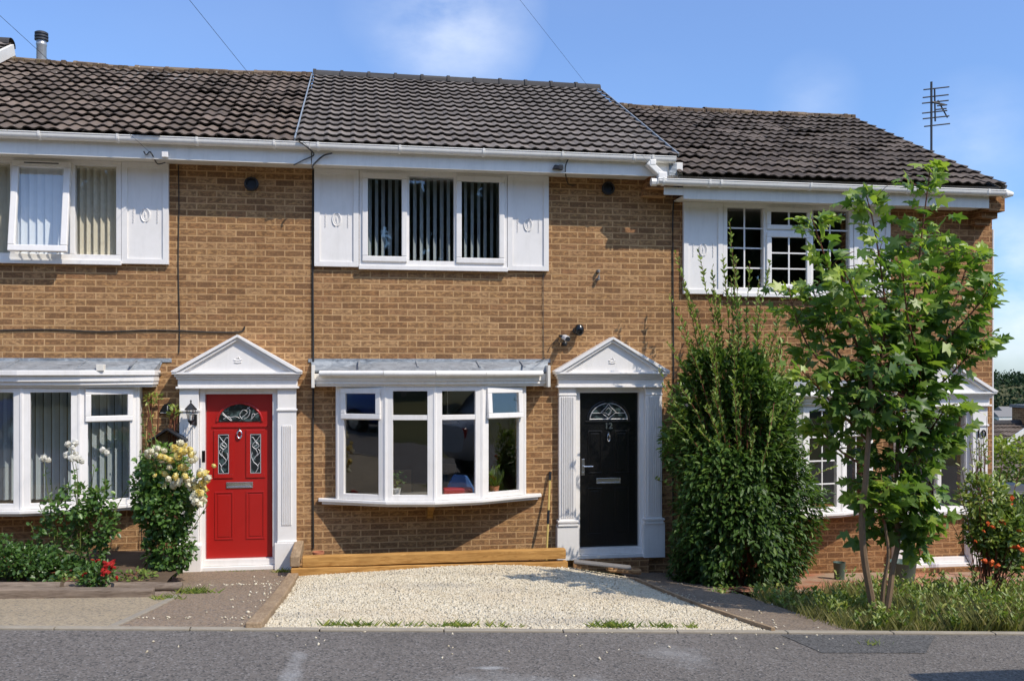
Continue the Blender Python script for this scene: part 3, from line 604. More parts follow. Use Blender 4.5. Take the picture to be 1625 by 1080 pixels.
def upper_window(H, ox, zo, kind):
    x0, x1, z0, z1 = -.027+ox, 1.804+ox, 3.53+zo, 4.715+zo
    if kind == 10: x1 = x0+1.83
    m = MB(); f = .058
    ring(m, x0, x1, z0, z1, f, -.045, .06, .085)
    if kind == 12: divs = [(.567, .042), (1.162, .042)]
    elif kind == 14: divs = [(.612, .055), (1.262, .055)]
    else: divs = [(.56, .05), (1.205, .05)]
    for d, wd in divs: m.box(x0+d, x0+d+wd, -.045, .06, z0+.085, z1-f)
    wdw = m.build('upper_window', M['upvc'], H, bevel=.005)
    m = MB(); m.box(x0-.005, x1+.005, -.075, -.0455, z0-.035, z0+.02); m.build('sill', M['upvc'], wdw, bevel=.005)
    cells = [(x0+f, x0+divs[0][0]), (x0+divs[0][0]+divs[0][1], x0+divs[1][0]), (x0+divs[1][0]+divs[1][1], x1-f)]
    za, zb = z0+.085, z1-f
    def pane(a, b, c, d, y=0): MB().box(a, b, y, y+.004, c, d).build('pane', M['glass'], wdw)
    def sash(a, b, c, d, y0=-.07, t_=.068):
        m = MB(); ring(m, a, b, c, d, t_, y0, y0+.05); m.build('opening_sash', M['upvc'], wdw, bevel=.009); pane(a+t_-.001, b-t_+.001, c+t_-.001, d-t_+.001, y0+.02)
    if kind == 12:
        a, b = cells[0]; sash(a-.022, b+.016, za-.022, zb+.022); a, b = cells[2]; sash(a-.016, b+.022, za-.022, zb+.022); pane(*cells[1], za, zb)
    elif kind == 14:
        pane(*cells[0], za, zb); pane(*cells[2], za, zb); a, b = cells[1]; a -= .02; b += .02; zt = zb+.022; hh = zt-za+.01; an = R(8.5)
        m = MB(); O = Vector((0, -.05, zt)); dn = Vector((0, -math.sin(an), -math.cos(an))); nn = Vector((0, -math.cos(an), math.sin(an))); t_ = .074
        for (u, v) in (((a, b), (0, t_)), ((a, b), (hh-t_, hh)), ((a, a+t_), (t_, hh-t_)), ((b-t_, b), (t_, hh-t_))): m.obox(O, (1, 0, 0), dn, nn, u, v, (-.03, .03))
        s = m.build('opening_sash', M['upvc'], wdw, bevel=.009, label='white top hung sash propped open at the bottom')
        m = MB(); m.obox(O, (1, 0, 0), dn, nn, (a+.13, b-.13), (.022, .034), (.03, .033)); m.build('trickle_vent', M['black'], wdw)
        m = MB(); m.obox(O, (1, 0, 0), dn, nn, (a+t_-.001, b-t_+.001), (t_-.001, hh-t_+.001), (-.004, 0)); m.build('pane', M['glass_up'], wdw)
        m = MB()
        for q in range(5): m.tube([(a+.08+q*.1, -.06, za+.012), (a+.14+q*.1, -.10, za+.03), (a+.17+q*.1, -.14, za+.018)], .008, 6)
        m.build('window_stay', M['steel'], wdw)
    else:
        bars = MB()
        def geo(a, b, c, d, nz_, y):
            mid = (a+b)/2; bars.box(mid-.009, mid+.009, y-.006, y+.01, c, d)
            for q in range(1, nz_): zz = c+(d-c)*q/nz_; bars.box(a, b, y-.004, y+.008, zz-.009, zz+.009)
        for i in (0, 2): pane(*cells[i], za, zb); geo(*cells[i], za, zb, 4, 0)
        a, b = cells[1]; zt = zb-.29
        m = MB(); m.box(a, b, -.045, .05, zt-.02, zt+.02); m.build('transom', M['upvc'], wdw)
        sash(a-.018, b+.018, zt+.016, zb+.02, -.07, .062); geo(a+.044, b-.044, zt+.078, zb-.042, 1, -.05)
        sash(a-.018, b+.018, za-.02, zt-.016, -.07, .07); geo(a+.052, b-.052, za+.05, zt-.086, 3, -.05)
        bars.build('glazing_bar', M['upvc'], wdw)
    return wdw, cells, za, zb
def blinds(label, x0, x1, z0, z1, mat, y=.12, pitch=.085, ang=38, wd=.089, jit=3, skip=()):
    m = MB(); x = x0+.02; i = 0
    while x < x1:
        a = R(ang+random.uniform(-jit, jit)); c = Vector((x, y, 0)); d = Vector((math.cos(a), math.sin(a), 0)); nn = Vector((-d.y, d.x, 0))
        # slightly cupped slat in two halves
        p = [c-d*wd/2, c+nn*.008, c+d*wd/2]
        m.add([(q.x, q.y, z0) for q in p]+[(q.x, q.y, z1) for q in p]+[(q.x+nn.x*.001, q.y+nn.y*.001, z0) for q in p]+[(q.x+nn.x*.001, q.y+nn.y*.001, z1) for q in p], [(0, 1, 4, 3), (1, 2, 5, 4), (7, 6, 9, 10), (8, 7, 10, 11), (0, 3, 9, 6), (2, 8, 11, 5)])
        x += pitch*random.uniform(.96, 1.04); i += 1
    m.box(x0, x1, y-.02, y+.02, z1, z1+.03)
    return tag(m.build('vertical_blind', mat), label, 'window blind')
def curve_pts(cs, n=14):
    out = []
    for i in range(len(cs)-1):
        for k in range(n//(len(cs)-1)+2):
            t = k/(n//(len(cs)-1)+2); p0, p1, p2, p3 = [Vector(cs[max(0, min(len(cs)-1, i+q))]) for q in (-1, 0, 1, 2)]
            out.append(.5*((2*p1)+(-p0+p2)*t+(2*p0-5*p1+4*p2-p3)*t*t+(-p0+3*p1-3*p2+p3)*t**3))
    out.append(Vector(cs[-1])); return out
def door(H, cx, zo, kind):
    if kind == 10:      # the doorway is filled by a white window over a low brick panel
        MB().box(cx-.455, cx+.455, .02, .20, -.13+zo, .60+zo).build('brick_infill', M['brick10'], H)
        m = MB(); z0, z1 = .62+zo, 1.975+zo; ring(m, cx-.45, cx+.45, z0, z1, .06, -.01, .08); m.box(cx-.03, cx+.03, -.01, .08, z0+.06, z1-.06); m.box(cx-.39, cx-.03, -.008, .08, z1-.42, z1-.37); m.box(cx+.03, cx+.39, -.008, .08, z1-.42, z1-.37)
        w_ = m.build('infill_window', M['upvc'], H, bevel=.006)
        for a, b in ((cx-.39, cx-.03), (cx+.03, cx+.39)): MB().box(a, b, .03, .034, z0+.06, z1-.42).build('pane', M['glass'], w_); MB().box(a, b, .03, .034, z1-.37, z1-.06).build('pane', M['glass'], w_)
        MB().box(cx-.45, cx+.45, -.07, -.0105, z0-.045, z0+.012).build('sill', M['upvc'], w_, bevel=.006); return w_
    mat = {14: M['red'], 12: M['blackdoor'], 10: M['whitedoor']}[kind]; hw = .39; y = .055; z0, z1 = 0+zo, 1.975+zo
    m = MB(); m.box(cx-hw, cx+hw, y, y+.045, z0, z1)
    def bead(x0, x1, a, b, t_=.018, pr=.010): ring(m, x0, x1, a, b, t_, y-pr, y)
    def panel(x0, x1, a, b): bead(x0, x1, a, b, .016, .009); m.box(x0+.035, x1-.035, y-.006, y, a+.035, b-.035)
    arcs = []
    def arch(r, zc, rz):   # raised arch moulding around the glass
        pts = [(cx+r*math.cos(a), zc+rz*math.sin(a)) for a in [math.pi*i/16 for i in range(17)]]; arcs.append(pts); return pts
    if kind == 14:
        panel(cx-.29, cx-.075, .225+zo, .80+zo); panel(cx+.075, cx+.29, .225+zo, .80+zo); zc = 1.645+zo; ar = arch(.262, zc, .222)
        bead(cx-.30, cx-.075, .965+zo, 1.545+zo, .05, .013); bead(cx+.075, cx+.30, .965+zo, 1.545+zo, .05, .013); m.box(cx-.32, cx+.32, y-.013, y, 1.575+zo, 1.60+zo)
    elif kind == 12:
        for s_ in (-1, 1):
            a, b = sorted((cx+s_*.085, cx+s_*.27)); panel(a, b, .94+zo, 1.49+zo); panel(a, b, .16+zo, .755+zo)
        zc = 1.625+zo; ar = arch(.275, zc, .245); m.box(cx-.31, cx+.31, y-.013, y, zc-.035, zc-.008)
    else:
        zc = 1.6+zo; ar = arch(.25, zc, .2)
        for s_ in (-1, 1): a, b = sorted((cx+s_*.075, cx+s_*.28)); panel(a, b, .2+zo, .8+zo); panel(a, b, .95+zo, 1.5+zo)
    m.tube([(x, y-.004, z) for x, z in ar], .016, 6)
    D = m.build('front_door', mat, H, bevel=.004, label={14: 'glossy red front door', 12: 'glossy black front door', 10: 'white front door'}[kind])
    # arched light: dark glass + leadwork
    g = MB(); g.prism([(cx+(x-cx)*.95, zc+(z-zc)*.94) for x, z in ar], y-.008, y-.003); g.build('fanlight_glass', M['glass_dark'], D)
    Ld = MB(); yl = y-.011
    if kind == 12:
        T_ = lambda p: (cx+p[0], yl, zc+p[1])
        Ld.tube([(cx+(x-cx)*.9, yl, zc+(z-zc)*.88) for x, z in ar], .005, 5); Ld.tube([T_((-.25, .012)), T_((.25, .012))], .006, 5); Ld.tube([T_((-.22, .09)), T_((-.08, .09))], .004, 4); Ld.tube([T_((.08, .09)), T_((.22, .09))], .004, 4)
        for s_ in (-1, 1):
            Ld.tube([T_(p) for p in ((0, .21), (s_*.035, .16), (s_*.10, .10), (s_*.05, .06), (0, .02))], .005, 5); Ld.tube([T_(p) for p in ((0, .16), (s_*.05, .11), (0, .06))], .004, 4)
        Ld.tube([T_((-.08, .105)), T_((0, .07)), T_((.04, .13))], .003, 4)
    elif kind == 14:
        T_ = lambda p: (cx+p[0], yl, zc+p[1])
        for cs in ([(-.2, .11), (-.13, .05), (-.05, .06), (.0, .04)], [(-.19, .03), (-.13, .06), (-.09, .01)], [(.03, .05), (.09, .11), (.04, .14), (.0, .08), (.03, .03)], [(.05, .03), (.10, .06), (.12, .13), (.09, .17)], [(.13, .02), (.18, .08), (.15, .09), (.14, .04)], [(-.2, .09), (-.1, .01)], [(.08, .14), (.12, .18)], [(.17, .08), (.22, .1)]): Ld.tube([T_(p) for p in curve_pts([(*c, 0) for c in cs], 8)], .0042, 4)
        for s_ in (-1, 1):
            xc = cx+s_*.1875; m2 = MB(); m2.box(xc-.066, xc+.066, y-.009, y-.004, 1.012+zo, 1.497+zo); m2.build('side_light_glass', M['glass_dark'], D)
            Q = lambda p: (xc+p[0]*s_, yl, 1.25+zo+p[1])
            for cs in ([(0, -.22), (.03, -.15), (-.03, -.08), (.02, 0), (0, .06)], [(0, .06), (.04, .1), (.0, .15), (-.04, .1), (0, .06)], [(-.02, .09), (.02, .12), (.0, .14)], [(.02, -.02), (.05, .03), (.03, .06)], [(-.03, -.08), (-.05, -.03), (-.04, .02)], [(.02, -.15), (.05, -.1)], [(0, .15), (.03, .19), (.05, .22)], [(0, .15), (-.03, .2), (-.05, .2)]): Ld.tube([Q(p) for p in curve_pts([(*c, 0) for c in cs], 8)], .0042, 4)
            ring(Ld, xc-.062, xc+.062, 1.02+zo, 1.49+zo, .006, yl-.002, yl+.003)
    else: Ld.tube([(cx, yl, zc), (cx, yl, zc+.18)], .004, 4)
    Ld.build('leadwork', M['leadcame'], D)
    zl = {14: .88, 12: .845, 10: .85}[kind]+zo; lw = {14: .155, 12: .16, 10: .15}[kind]
    m = MB(); ring(m, cx-lw, cx+lw, zl-.036, zl+.036, .012, y-.012, y-.001); m.box(cx-lw+.012, cx+lw-.012, y-.008, y-.001, zl-.024, zl+.024); m.tube([(cx-lw+.02, y-.012, zl-.018), (cx+lw-.02, y-.012, zl-.018)], .004, 5); m.build('letter_plate', M['chrome'], D, bevel=.002)
    zk = {14: 1.49, 12: 1.40, 10: 1.42}[kind]+zo
    m = MB(); m.lathe([(.016, 0), (.018, -.01), (.008, -.03)], (cx, y, zk+.06), 10, 'y'); m.tube([(cx+.027*math.sin(a)*(1 if kind == 14 else .6), y-.022, zk-.0+.045*math.cos(a)) for a in [2*math.pi*i/14 for i in range(15)]], .008, 6); m.lathe([(.014, 0), (.012, -.02)], (cx, y, zk-.045), 8, 'y'); m.build('knocker', M['chrome'], D, smooth=True)
    if kind == 12:
        m = MB(); hx = cx-.335; m.box(hx-.02, hx+.02, y-.012, y, .92+zo, 1.13+zo); m.tube([(hx, y-.01, 1.035+zo), (hx, y-.05, 1.035+zo), (hx+.12, y-.052, 1.035+zo)], .011, 8); m.lathe([(.011, 0), (.01, -.02)], (hx, y-.01, .955+zo), 8, 'y'); m.build('handle', M['chrome'], D, bevel=.003)
        text('number', '12', .105, cx, y-.008, 1.548+zo, M['chrome'], D, .004, .004)
    return D
def surround(H, cx, zo, kind):
    fl = kind == 12
    S = thing_part('door_surround', H, (cx, 0, zo))
    sx0, sx1 = .455, .675     # pilaster inner / outer half widths
    for s_ in (-1, 1):
        a, b = sorted((cx+s_*sx0, cx+s_*sx1)); m = MB(); m.box(a, b, -.078, -.002, .17+zo, 2.045+zo)
        pb = .30+zo if fl else .19+zo
        m.box(a-.03, b+.03, -.11, -.002, -.13+zo, pb)
        if fl:
            m.box(a-.022, b+.022, -.125, -.002, pb, pb+.022); m.box(a-.012, b+.012, -.10, -.002, pb+.022, pb+.045); m.box(a-.024, b+.024, -.12, -.002, pb+.045, pb+.07); zf0, zf1 = pb+.10, 1.93+zo; m.box(a-.006, b+.006, -.086, -.002, 1.945+zo, 1.965+zo)
        else:
            m.box(a-.006, b+.006, -.10, -.002, pb, pb+.02); zf0, zf1 = .40+zo, 1.60+zo; m.box(a-.012, b+.012, -.095, -.002, 1.775+zo, 1.80+zo)
        for q in range(7 if fl else 5):
            n_ = 7 if fl else 5; mar = .025 if fl else .05; xx = a+mar+(b-a-2*mar)*(q+.5)/n_; wd = (b-a-2*mar)/n_*.30
            m.box(xx-wd, xx+wd, -.090, -.078, zf0, zf1)
        P = m.build('pilaster', M['trim'], S, bevel=.004)
        if kind == 10 and s_ == 1: text('number', '10', .15, cx+.565, -.094, 1.665+zo, M['black_gloss'], P, .004, .003)
    m = MB(); x0, x1 = cx-.69, cx+.69
    m.box(x0, x1, -.10, -.002, 2.07+zo, 2.155+zo); m.box(x0-.02, x1+.02, -.125, -.002, 2.045+zo, 2.07+zo); m.box(x0-.015, x1+.015, -.125, -.002, 2.155+zo, 2.185+zo); m.box(x0-.032, x1+.032, -.15, -.002, 2.185+zo, 2.215+zo); m.box(x0-.055, x1+.055, -.18, -.002, 2.215+zo, 2.24+zo)
    m.build('entablature', M['trim'], S, bevel=.006)
    m = MB(); hw = .75; za, zt = 2.24+zo, 2.685+zo
    m.prism([(cx-hw+.05, za), (cx+hw-.05, za), (cx, zt-.04)], -.125, -.002)
    for s_ in (-1, 1): m.prism([(cx+s_*hw, za), (cx+s_*hw, za+.015), (cx, zt), (cx, zt-.032), (cx+s_*(hw-.06), za)], -.19, -.003)
    for s_ in (-1, 1): m.prism([(cx+s_*(hw-.07), za+.002), (cx, zt-.034), (cx, zt-.066), (cx+s_*(hw-.135), za+.002)], -.165, -.004)
    m.build('pediment', M['trim'], S, bevel=.003)
    m = MB(); z = 2.40+zo; m.tube([(cx+.045*math.cos(a), -.128, z+.0+.022*math.sin(a)) for a in [R(200+i*14) for i in range(11)]], .008, 5)
    m.tube([(cx-.04, -.128, z-.04), (cx, -.128, z-.046), (cx+.04, -.128, z-.04)], .009, 5); m.tube([(cx-.022, -.128, z-.005), (cx, -.13, z+.045), (cx+.022, -.128, z-.005)], .007, 5); m.lathe([(.01, 0), (.008, -.008)], (cx, -.125, z+.012), 8, 'y'); m.build('emblem', M['trim'], S, smooth=True)
    m = MB(); f0 = .392
    for s_ in (-1, 1): a, b = sorted((cx+s_*f0, cx+s_*.453)); m.box(a, b, -.02, .10, -.0+zo, 2.043+zo)
    m.box(cx-f0, cx+f0, -.02, .10, 1.978+zo, 2.043+zo); m.box(cx-.453, cx+.453, -.035, .10, -.075+zo, -.002+zo); m.box(cx-.45, cx+.45, -.085, .05, -.125+zo, -.077+zo)
    m.build('door_frame', M['upvc'], S, bevel=.005)
    return S
def thing_part(name, parent, loc):
    o = bpy.data.objects.new(name, None); C.objects.link(o); o.parent = parent; o.location = Vector(loc)-W[parent.name]; o.empty_display_size = .1; W[o.name] = Vector(loc); return o
def gd():
    t = NT('leaded_dark_glass'); c = t.mix(t.ramp(t.noise(16, 2), [(.5, 0), (.62, 1)]), (.012, .016, .018), (.06, .09, .09)); return t.fin(c, .08, .5)
M['glass_dark'] = gd()
def gutter_run(H, x0, x1, z, y=-.44, r=.056, br=None):
    prof = [(y-r-.002, z+.0)]+[(y-r*math.cos(a), z-.018-r*math.sin(a)*.95) for a in [math.pi*i/10 for i in range(11)]]+[(y+r, z)]
    prof = prof+[(p[0]*.9+y*.1, z-(z-p[1])*.88+.0) for p in reversed(prof)]
    m = MB(); m.sweepx(prof, x0, x1); m.box(x0, x0+.004, y-r, y+r, z-r-.01, z-.002); m.tube([(x0, y-r-.001, z), (x1, y-r-.001, z)], .0075, 6)
    G = m.build('gutter', M['gutter'], H, smooth=True)
    for bx in br or []:
        m = MB(); pr = [(y-r-.012, z+.012)]+[(y-(r+.009)*math.cos(a), z-.018-(r+.009)*math.sin(a)*.97) for a in [math.pi*i/8 for i in range(9)]]; pr += [(y, z-.02), (y-r+.004, z+.012)]
        m.sweepx(pr, bx-.013, bx+.013); m.build('bracket', M['gutter'], G)
    return G
def house(kind, x0, x1, zo, ox, label, brick):
    """x0..x1 plot, ox = offset of the windows from number 12's"""
    H = thing('terraced_house', label, 'house', ((x0+x1)/2, 0, zo-.2))
    wx = (-.01+ox, 1.79+ox, 3.56+zo, 4.70+zo); bcx = .862+ox; bx_ = (bcx-1.10, bcx+1.10, .72+zo, 2.06+zo); dcx = {14: -1.452, 12: 3.138, 10: 7.76}[kind]
    dx = (dcx-.46, dcx+.46, -.13+zo, 2.045+zo); e = .001
    top = 4.86+zo
    wm_ = wall_mesh(x0+e, x1-e, -1.0+zo, top, [wx, bx_, dx])
    wl = wm_.build('front_wall', brick, H)
    zr = 6.93+zo; ye = -.02
    # rear and side walls
    m = MB(); yb = 6.9
    m.box(x0+e, x1-e, yb-.25, yb, -1.2+zo, top)
    for a, b in ((x0+e, x0+.12), (x1-.12, x1-e)):
        m.add([(a, .271, -1.2+zo), (b, .271, -1.2+zo), (a, yb-.251, -1.2+zo), (b, yb-.251, -1.2+zo), (a, .271, top), (b, .271, top), (a, yb-.251, top), (b, yb-.251, top), (a, 3.46, zr-.30), (b, 3.46, zr-.30)], [(0, 2, 6, 8, 4), (1, 5, 9, 7, 3), (0, 1, 3, 2), (0, 4, 5, 1), (2, 3, 7, 6), (4, 8, 9, 5), (8, 6, 7, 9)])
    m.build('rear_and_party_walls', brick, H)
    m = MB(); a, b = x0+.125, x1-.125
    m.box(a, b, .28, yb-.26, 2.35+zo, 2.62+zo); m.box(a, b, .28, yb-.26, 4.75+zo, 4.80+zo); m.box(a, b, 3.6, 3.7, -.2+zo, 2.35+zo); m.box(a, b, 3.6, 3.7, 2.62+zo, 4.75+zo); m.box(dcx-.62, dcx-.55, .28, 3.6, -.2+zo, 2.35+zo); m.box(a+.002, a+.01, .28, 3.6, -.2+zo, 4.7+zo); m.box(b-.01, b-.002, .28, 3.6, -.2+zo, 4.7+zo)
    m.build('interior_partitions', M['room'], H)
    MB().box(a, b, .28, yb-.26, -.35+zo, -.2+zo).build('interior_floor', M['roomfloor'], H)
    # eaves
    xe = 8.24 if kind == 10 else x1-.005
    m = MB(); m.box(x0+.005, xe, -.375, -.35, 4.685+zo, 4.87+zo); m.build('fascia', M['old_white'] if kind == 10 else M['gutter'], H, bevel=.003)
    m = MB(); m.box(x0+.005, xe, -.348, .0, 4.715+zo, 4.73+zo); m.build('soffit', M['old_white'], H)
    return H, dict(wx=wx, bcx=bcx, dcx=dcx, zr=zr)
# ---------------------------------------------------------------- assemble the terrace
def at(px, py, Y):      # survey helper: point of the vertical plane Y seen at a place in the photo
    k = (px-812.5)/1475; d = Y+11.56; s_, c_ = math.sin(th), math.cos(th); X = d*(k*c_+s_)/(c_-k*s_); return Vector((X, Y, 2.25+(589-py)*(X*s_+d*c_)/1475))
HS = {}
for kind, x0, x1, zo, ox, lab, bm in ((14, -5.15, -.58, 0, -4.59, 'left brick terraced house with the red front door and one tilted open upper window', M['brick']),
                                      (12, -.58, 3.99, 0, 0, 'middle brick terraced house with the black front door numbered 12', M['brick']),
                                      (10, 3.99, 8.56, -.27, 4.68, 'right end brick terraced house set lower, with small paned windows behind the trees', M['brick10'])):
    H, q = house(kind, x0, x1, zo, ox, lab, bm); HS[kind] = H
    a = (4.115 if kind == 10 else -.565+ox); shutter(H, a, -.032+ox, 3.525+zo, 4.712+zo); 
    if kind == 14: pass
    shutter(H, 1.808+ox, 2.335+ox, 3.515+zo, 4.712+zo)
    upper_window(H, ox, zo, kind)
    make_bow(H, q['bcx'], zo, M['glass'], {14: 'tall', 12: 'open', 10: 'georgian'}[kind]); make_canopy(H, q['bcx'], zo, kind)
    dc = {14: -1.452, 12: 3.138, 10: 7.76}[kind]
    surround(H, dc, zo, kind); door(H, dc, zo, kind)
# widen check: the door opening of 10/14 follows q['dcx']; small cover strips are hidden by the surround
def roof(H, kind, x0, x1, ze, zr, style, mat, seed, sag, rmat, rx0=None, rx1=None):
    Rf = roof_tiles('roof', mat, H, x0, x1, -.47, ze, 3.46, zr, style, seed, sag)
    ln = math.hypot(3.93, zr-ze); up = Vector((0, 3.93/ln, (zr-ze)/ln)); no = Vector((0, -(zr-ze)/ln, 3.93/ln))
    m = MB(); m.obox((x0+.02, -.47, ze-.01), (1, 0, 0), up, no, (0, x1-x0-.04), (.05, ln), (-.07, -.012)); m.obox((x0+.02, 7.39, ze-.01), (1, 0, 0), Vector((0, -up.y, up.z)), Vector((0, -no.y, no.z)), (0, x1-x0-.04), (0, ln-.05), (-.07, .02)); m.build('roof_underlay', M['slate'], Rf)
    n = round((x1-x0)/.44); sgm = (x1-x0)/n; rg = random.Random(seed); V = []; F = []; tt = []
    for i in range(n):
        xa = x0+i*sgm; b = len(V); jit = rg.uniform(-.012, .012) if style == 'old' else 0; rr = .115
        for k, (xx, r_) in enumerate(((xa+.004, rr*(1.12 if style == 'new' else 1.06)), (xa+.05, rr*(1.12 if style == 'new' else 1.05)), (xa+.051, rr), (xa+sgm+.01, rr*.98))):
            sg = sag*math.sin(math.pi*(xx-x0)/(x1-x0))
            for a in range(9):
                th_ = math.pi*a/8; V.append((xx, 3.46-r_*1.25*math.cos(th_), zr-.035-sg+jit+r_*(math.sin(th_)**.8 if style == 'new' else math.sin(th_)*.85)))
        for k in range(3):
            for a in range(8): F.append((b+k*9+a, b+k*9+a+1, b+(k+1)*9+a+1, b+(k+1)*9+a)); tt.append(rg.random())
    o = fast('ridge_tiles', V, F, rmat, Rf, tt, smooth=True); o.data.set_sharp_from_angle(angle=R(35))
    if style == 'old':     # mortar bedding under the ridge
        rr_ = np.random.default_rng(seed); m = MB(); k = 60
        for i in range(k):
            xx = x0+(x1-x0)*i/k; sg = sag*math.sin(math.pi*i/k); m.box(xx, xx+(x1-x0)/k*.98, 3.28+rr_.uniform(-.02, .02), 3.42, zr-.14-sg, zr+.0-sg+rr_.uniform(-.015, .02))
        m.build('ridge_mortar', M['ridge_old'], Rf, bevel=.01)
    return Rf
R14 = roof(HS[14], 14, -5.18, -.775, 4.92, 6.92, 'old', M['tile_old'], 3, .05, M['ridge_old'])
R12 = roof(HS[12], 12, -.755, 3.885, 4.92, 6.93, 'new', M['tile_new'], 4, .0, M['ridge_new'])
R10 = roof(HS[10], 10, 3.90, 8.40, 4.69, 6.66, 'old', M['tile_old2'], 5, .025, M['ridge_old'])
def verge(parent, x, w_, ze, zr, mat, name, h0=-.02, h1=.045):
    ln = math.hypot(3.93, zr-ze); up = Vector((0, 3.93/ln, (zr-ze)/ln)); no = Vector((0, -(zr-ze)/ln, 3.93/ln)); m = MB(); m.obox((x, -.47, ze), (1, 0, 0), up, no, (0, w_), (0, ln-.06), (h0, h1)); return m.build(name, mat, parent, bevel=.004)
verge(R12, -.775, .016, 4.92, 6.93, M['lead'], 'bonding_strip', .0, .05)
verge(R12, 3.887, .016, 4.92, 6.93, M['lead'], 'bonding_strip', .0, .042)
m = MB(); m.box(3.80, 3.90, -.40, -.30, 4.70, 4.86); m.build('verge_flashing', M['lead'], R12)
verge(R10, 8.402, .03, 4.69, 6.66, M['slate'], 'verge', -.07, .02)
# gable triangle between the stepped roofs
ln = 1; m = MB(); m.add([(3.86, -.30, 4.70), (3.86, 3.46, 6.66), (3.86, 3.46, 6.90), (3.86, -.30, 4.93), (3.885, -.30, 4.70), (3.885, 3.46, 6.66), (3.885, 3.46, 6.90), (3.885, -.30, 4.93)], [(0, 1, 2, 3), (4, 7, 6, 5), (0, 4, 5, 1), (1, 5, 6, 2), (2, 6, 7, 3), (3, 7, 4, 0)]); m.build('gable_upstand', M['black'], R12)
# gutters
gutter_run(HS[14], -5.12, -.60, 4.915, br=[-4.4, -3.55, -2.72, -1.86, -1.0])
gutter_run(HS[12], -.597, 3.86, 4.912, br=[-.50, .45, 1.45, 2.42, 3.32, 3.56])
gutter_run(HS[10], 3.62, 8.40, 4.635, br=[3.70, 4.30, 4.45, 5.65, 7.0, 8.15])
m = MB(); m.lathe([(.058, 0), (.064, .01), (.064, .02), (.03, .13)], (8.40, -.44, 4.60), 10, 'x'); m.build('gutter_stop_end', M['gutter'], HS[10], smooth=True)
m = MB(); pf = lambda x, y, z: (x, y, z)
m.box(3.52, 3.60, -.50, -.40, 4.80, 4.87); m.obox((3.53, -.44, 4.84), Vector((1, 0, -.88)).normalized(), (0, 1, 0), Vector((.88, 0, 1)).normalized(), (-.02, .24), (-.055, .055), (-.055, .02)); m.box(3.63, 3.74, -.50, -.40, 4.60, 4.72); m.build('gutter_outlet', M['gutter'], HS[12], bevel=.01)
m = MB(); m.tube([(3.62, -.44, 4.60), (3.55, -.44, 4.60)], .05, 8); m.build('gutter_stop_end', M['gutter'], HS[10], smooth=True)
# brick corbels carrying the verges
for hk, xa, zt, ob in ((12, 3.60, 4.92, 'brick'), (10, 8.27, 4.66, 'brick10')):
    m = MB(); xb = xa+(.30 if hk == 12 else .235); m.box(xa, xb, -.33, -.002, zt-.27, zt-.03); m.box(xa-.03, xb-.03, -.225, -.002, zt-.350, zt-.275); m.box(xa-.05, xb-.05, -.115, -.002, zt-.43, zt-.355)
    if hk == 10: m.box(xa, xb, -.34, -.002, zt-.01, zt+.07)
    m.build('corbel', M['brick10'], HS[hk], bevel=.003)
m = MB(); m.obox((3.74, -.36, 4.46), (1, 0, 0), (0, 1, 0), (0, 0, 1), (0, .35), (-.012, 0), (0, .10)); m.build('fascia_end_board', M['old_white'], HS[10], bevel=.003)
# vents, small fittings that belong to the houses
for hk, px, py in ((14, 399, 292), (12, 965, 299)):
    p = at(px, py, -.03); m = MB(); m.lathe([(.078, 0), (.085, -.02), (.085, -.045), (.060, -.055), (.058, -.02), (.0, -.018)], (p.x, 0, p.z), 20, 'y'); m.build('wall_vent', M['black'], HS[hk], smooth=True)
m = MB(); p = at(323, 724, -.09); m.box(p.x-.018, p.x+.018, -.105, -.079, p.z-.07, p.z+.07); m.build('doorbell', M['black_gloss'], HS[14], bevel=.004)
m = MB(); m.tube([(8.60, .05, -.4), (8.60, .05, 2.2), (8.585, .02, 4.2)], .016, 8); m.build('conduit', M['upvc'], HS[10], smooth=True)
p = at(685, 800, -.3); m = MB(); m.prism([(p.x-.04, .44), (p.x+.03, .44), (p.x+.03, .64), (p.x-.04, .64)], -.10, -.003); m.box(p.x-.04, p.x+.03, -.30, -.10, .57, .64); m.add([(p.x-.04, -.10, .46), (p.x+.03, -.10, .46), (p.x+.03, -.10, .57), (p.x-.04, -.10, .57), (p.x-.04, -.26, .57), (p.x+.03, -.26, .57)], [(0, 1, 2, 3), (0, 4, 5, 1), (0, 3, 4), (1, 5, 2), (3, 2, 5, 4)]); m.build('window_bracket', M['new_timber'], HS[12], bevel=.003)
m = MB(); m.box(.845, .895, -.12, -.003, .46, .50); 
# brick plinth step under the doors
for hk, dc, zo in ((14, -1.452, 0), (12, 3.138, 0), (10, 7.76, -.27)):
    m = MB(); m.box(dc-.50, dc+.50, -.10, -.003, -.40+zo, -.128+zo); m.build('doorstep', M['brick10'], HS[hk], bevel=.01)
# flue pipe on the ridge of 14
m = MB(); c = (-4.83, 3.62, 6.80); m.lathe([(.072, 0), (.072, .42), (.078, .43), (.078, .45), (.072, .46), (.072, .52)], c, 16)
Fl = m.build('flue_pipe', M['steel'], R14, smooth=True)
m = MB(); m.lathe([(.075, .50), (.098, .505), (.098, .53), (.082, .535), (.082, .545), (.098, .55), (.098, .575), (.082, .58), (.082, .59), (.096, .595), (.096, .62), (.07, .635), (.0, .64)], c, 16); m.build('flue_cowl', M['steel_d'], Fl, smooth=True)
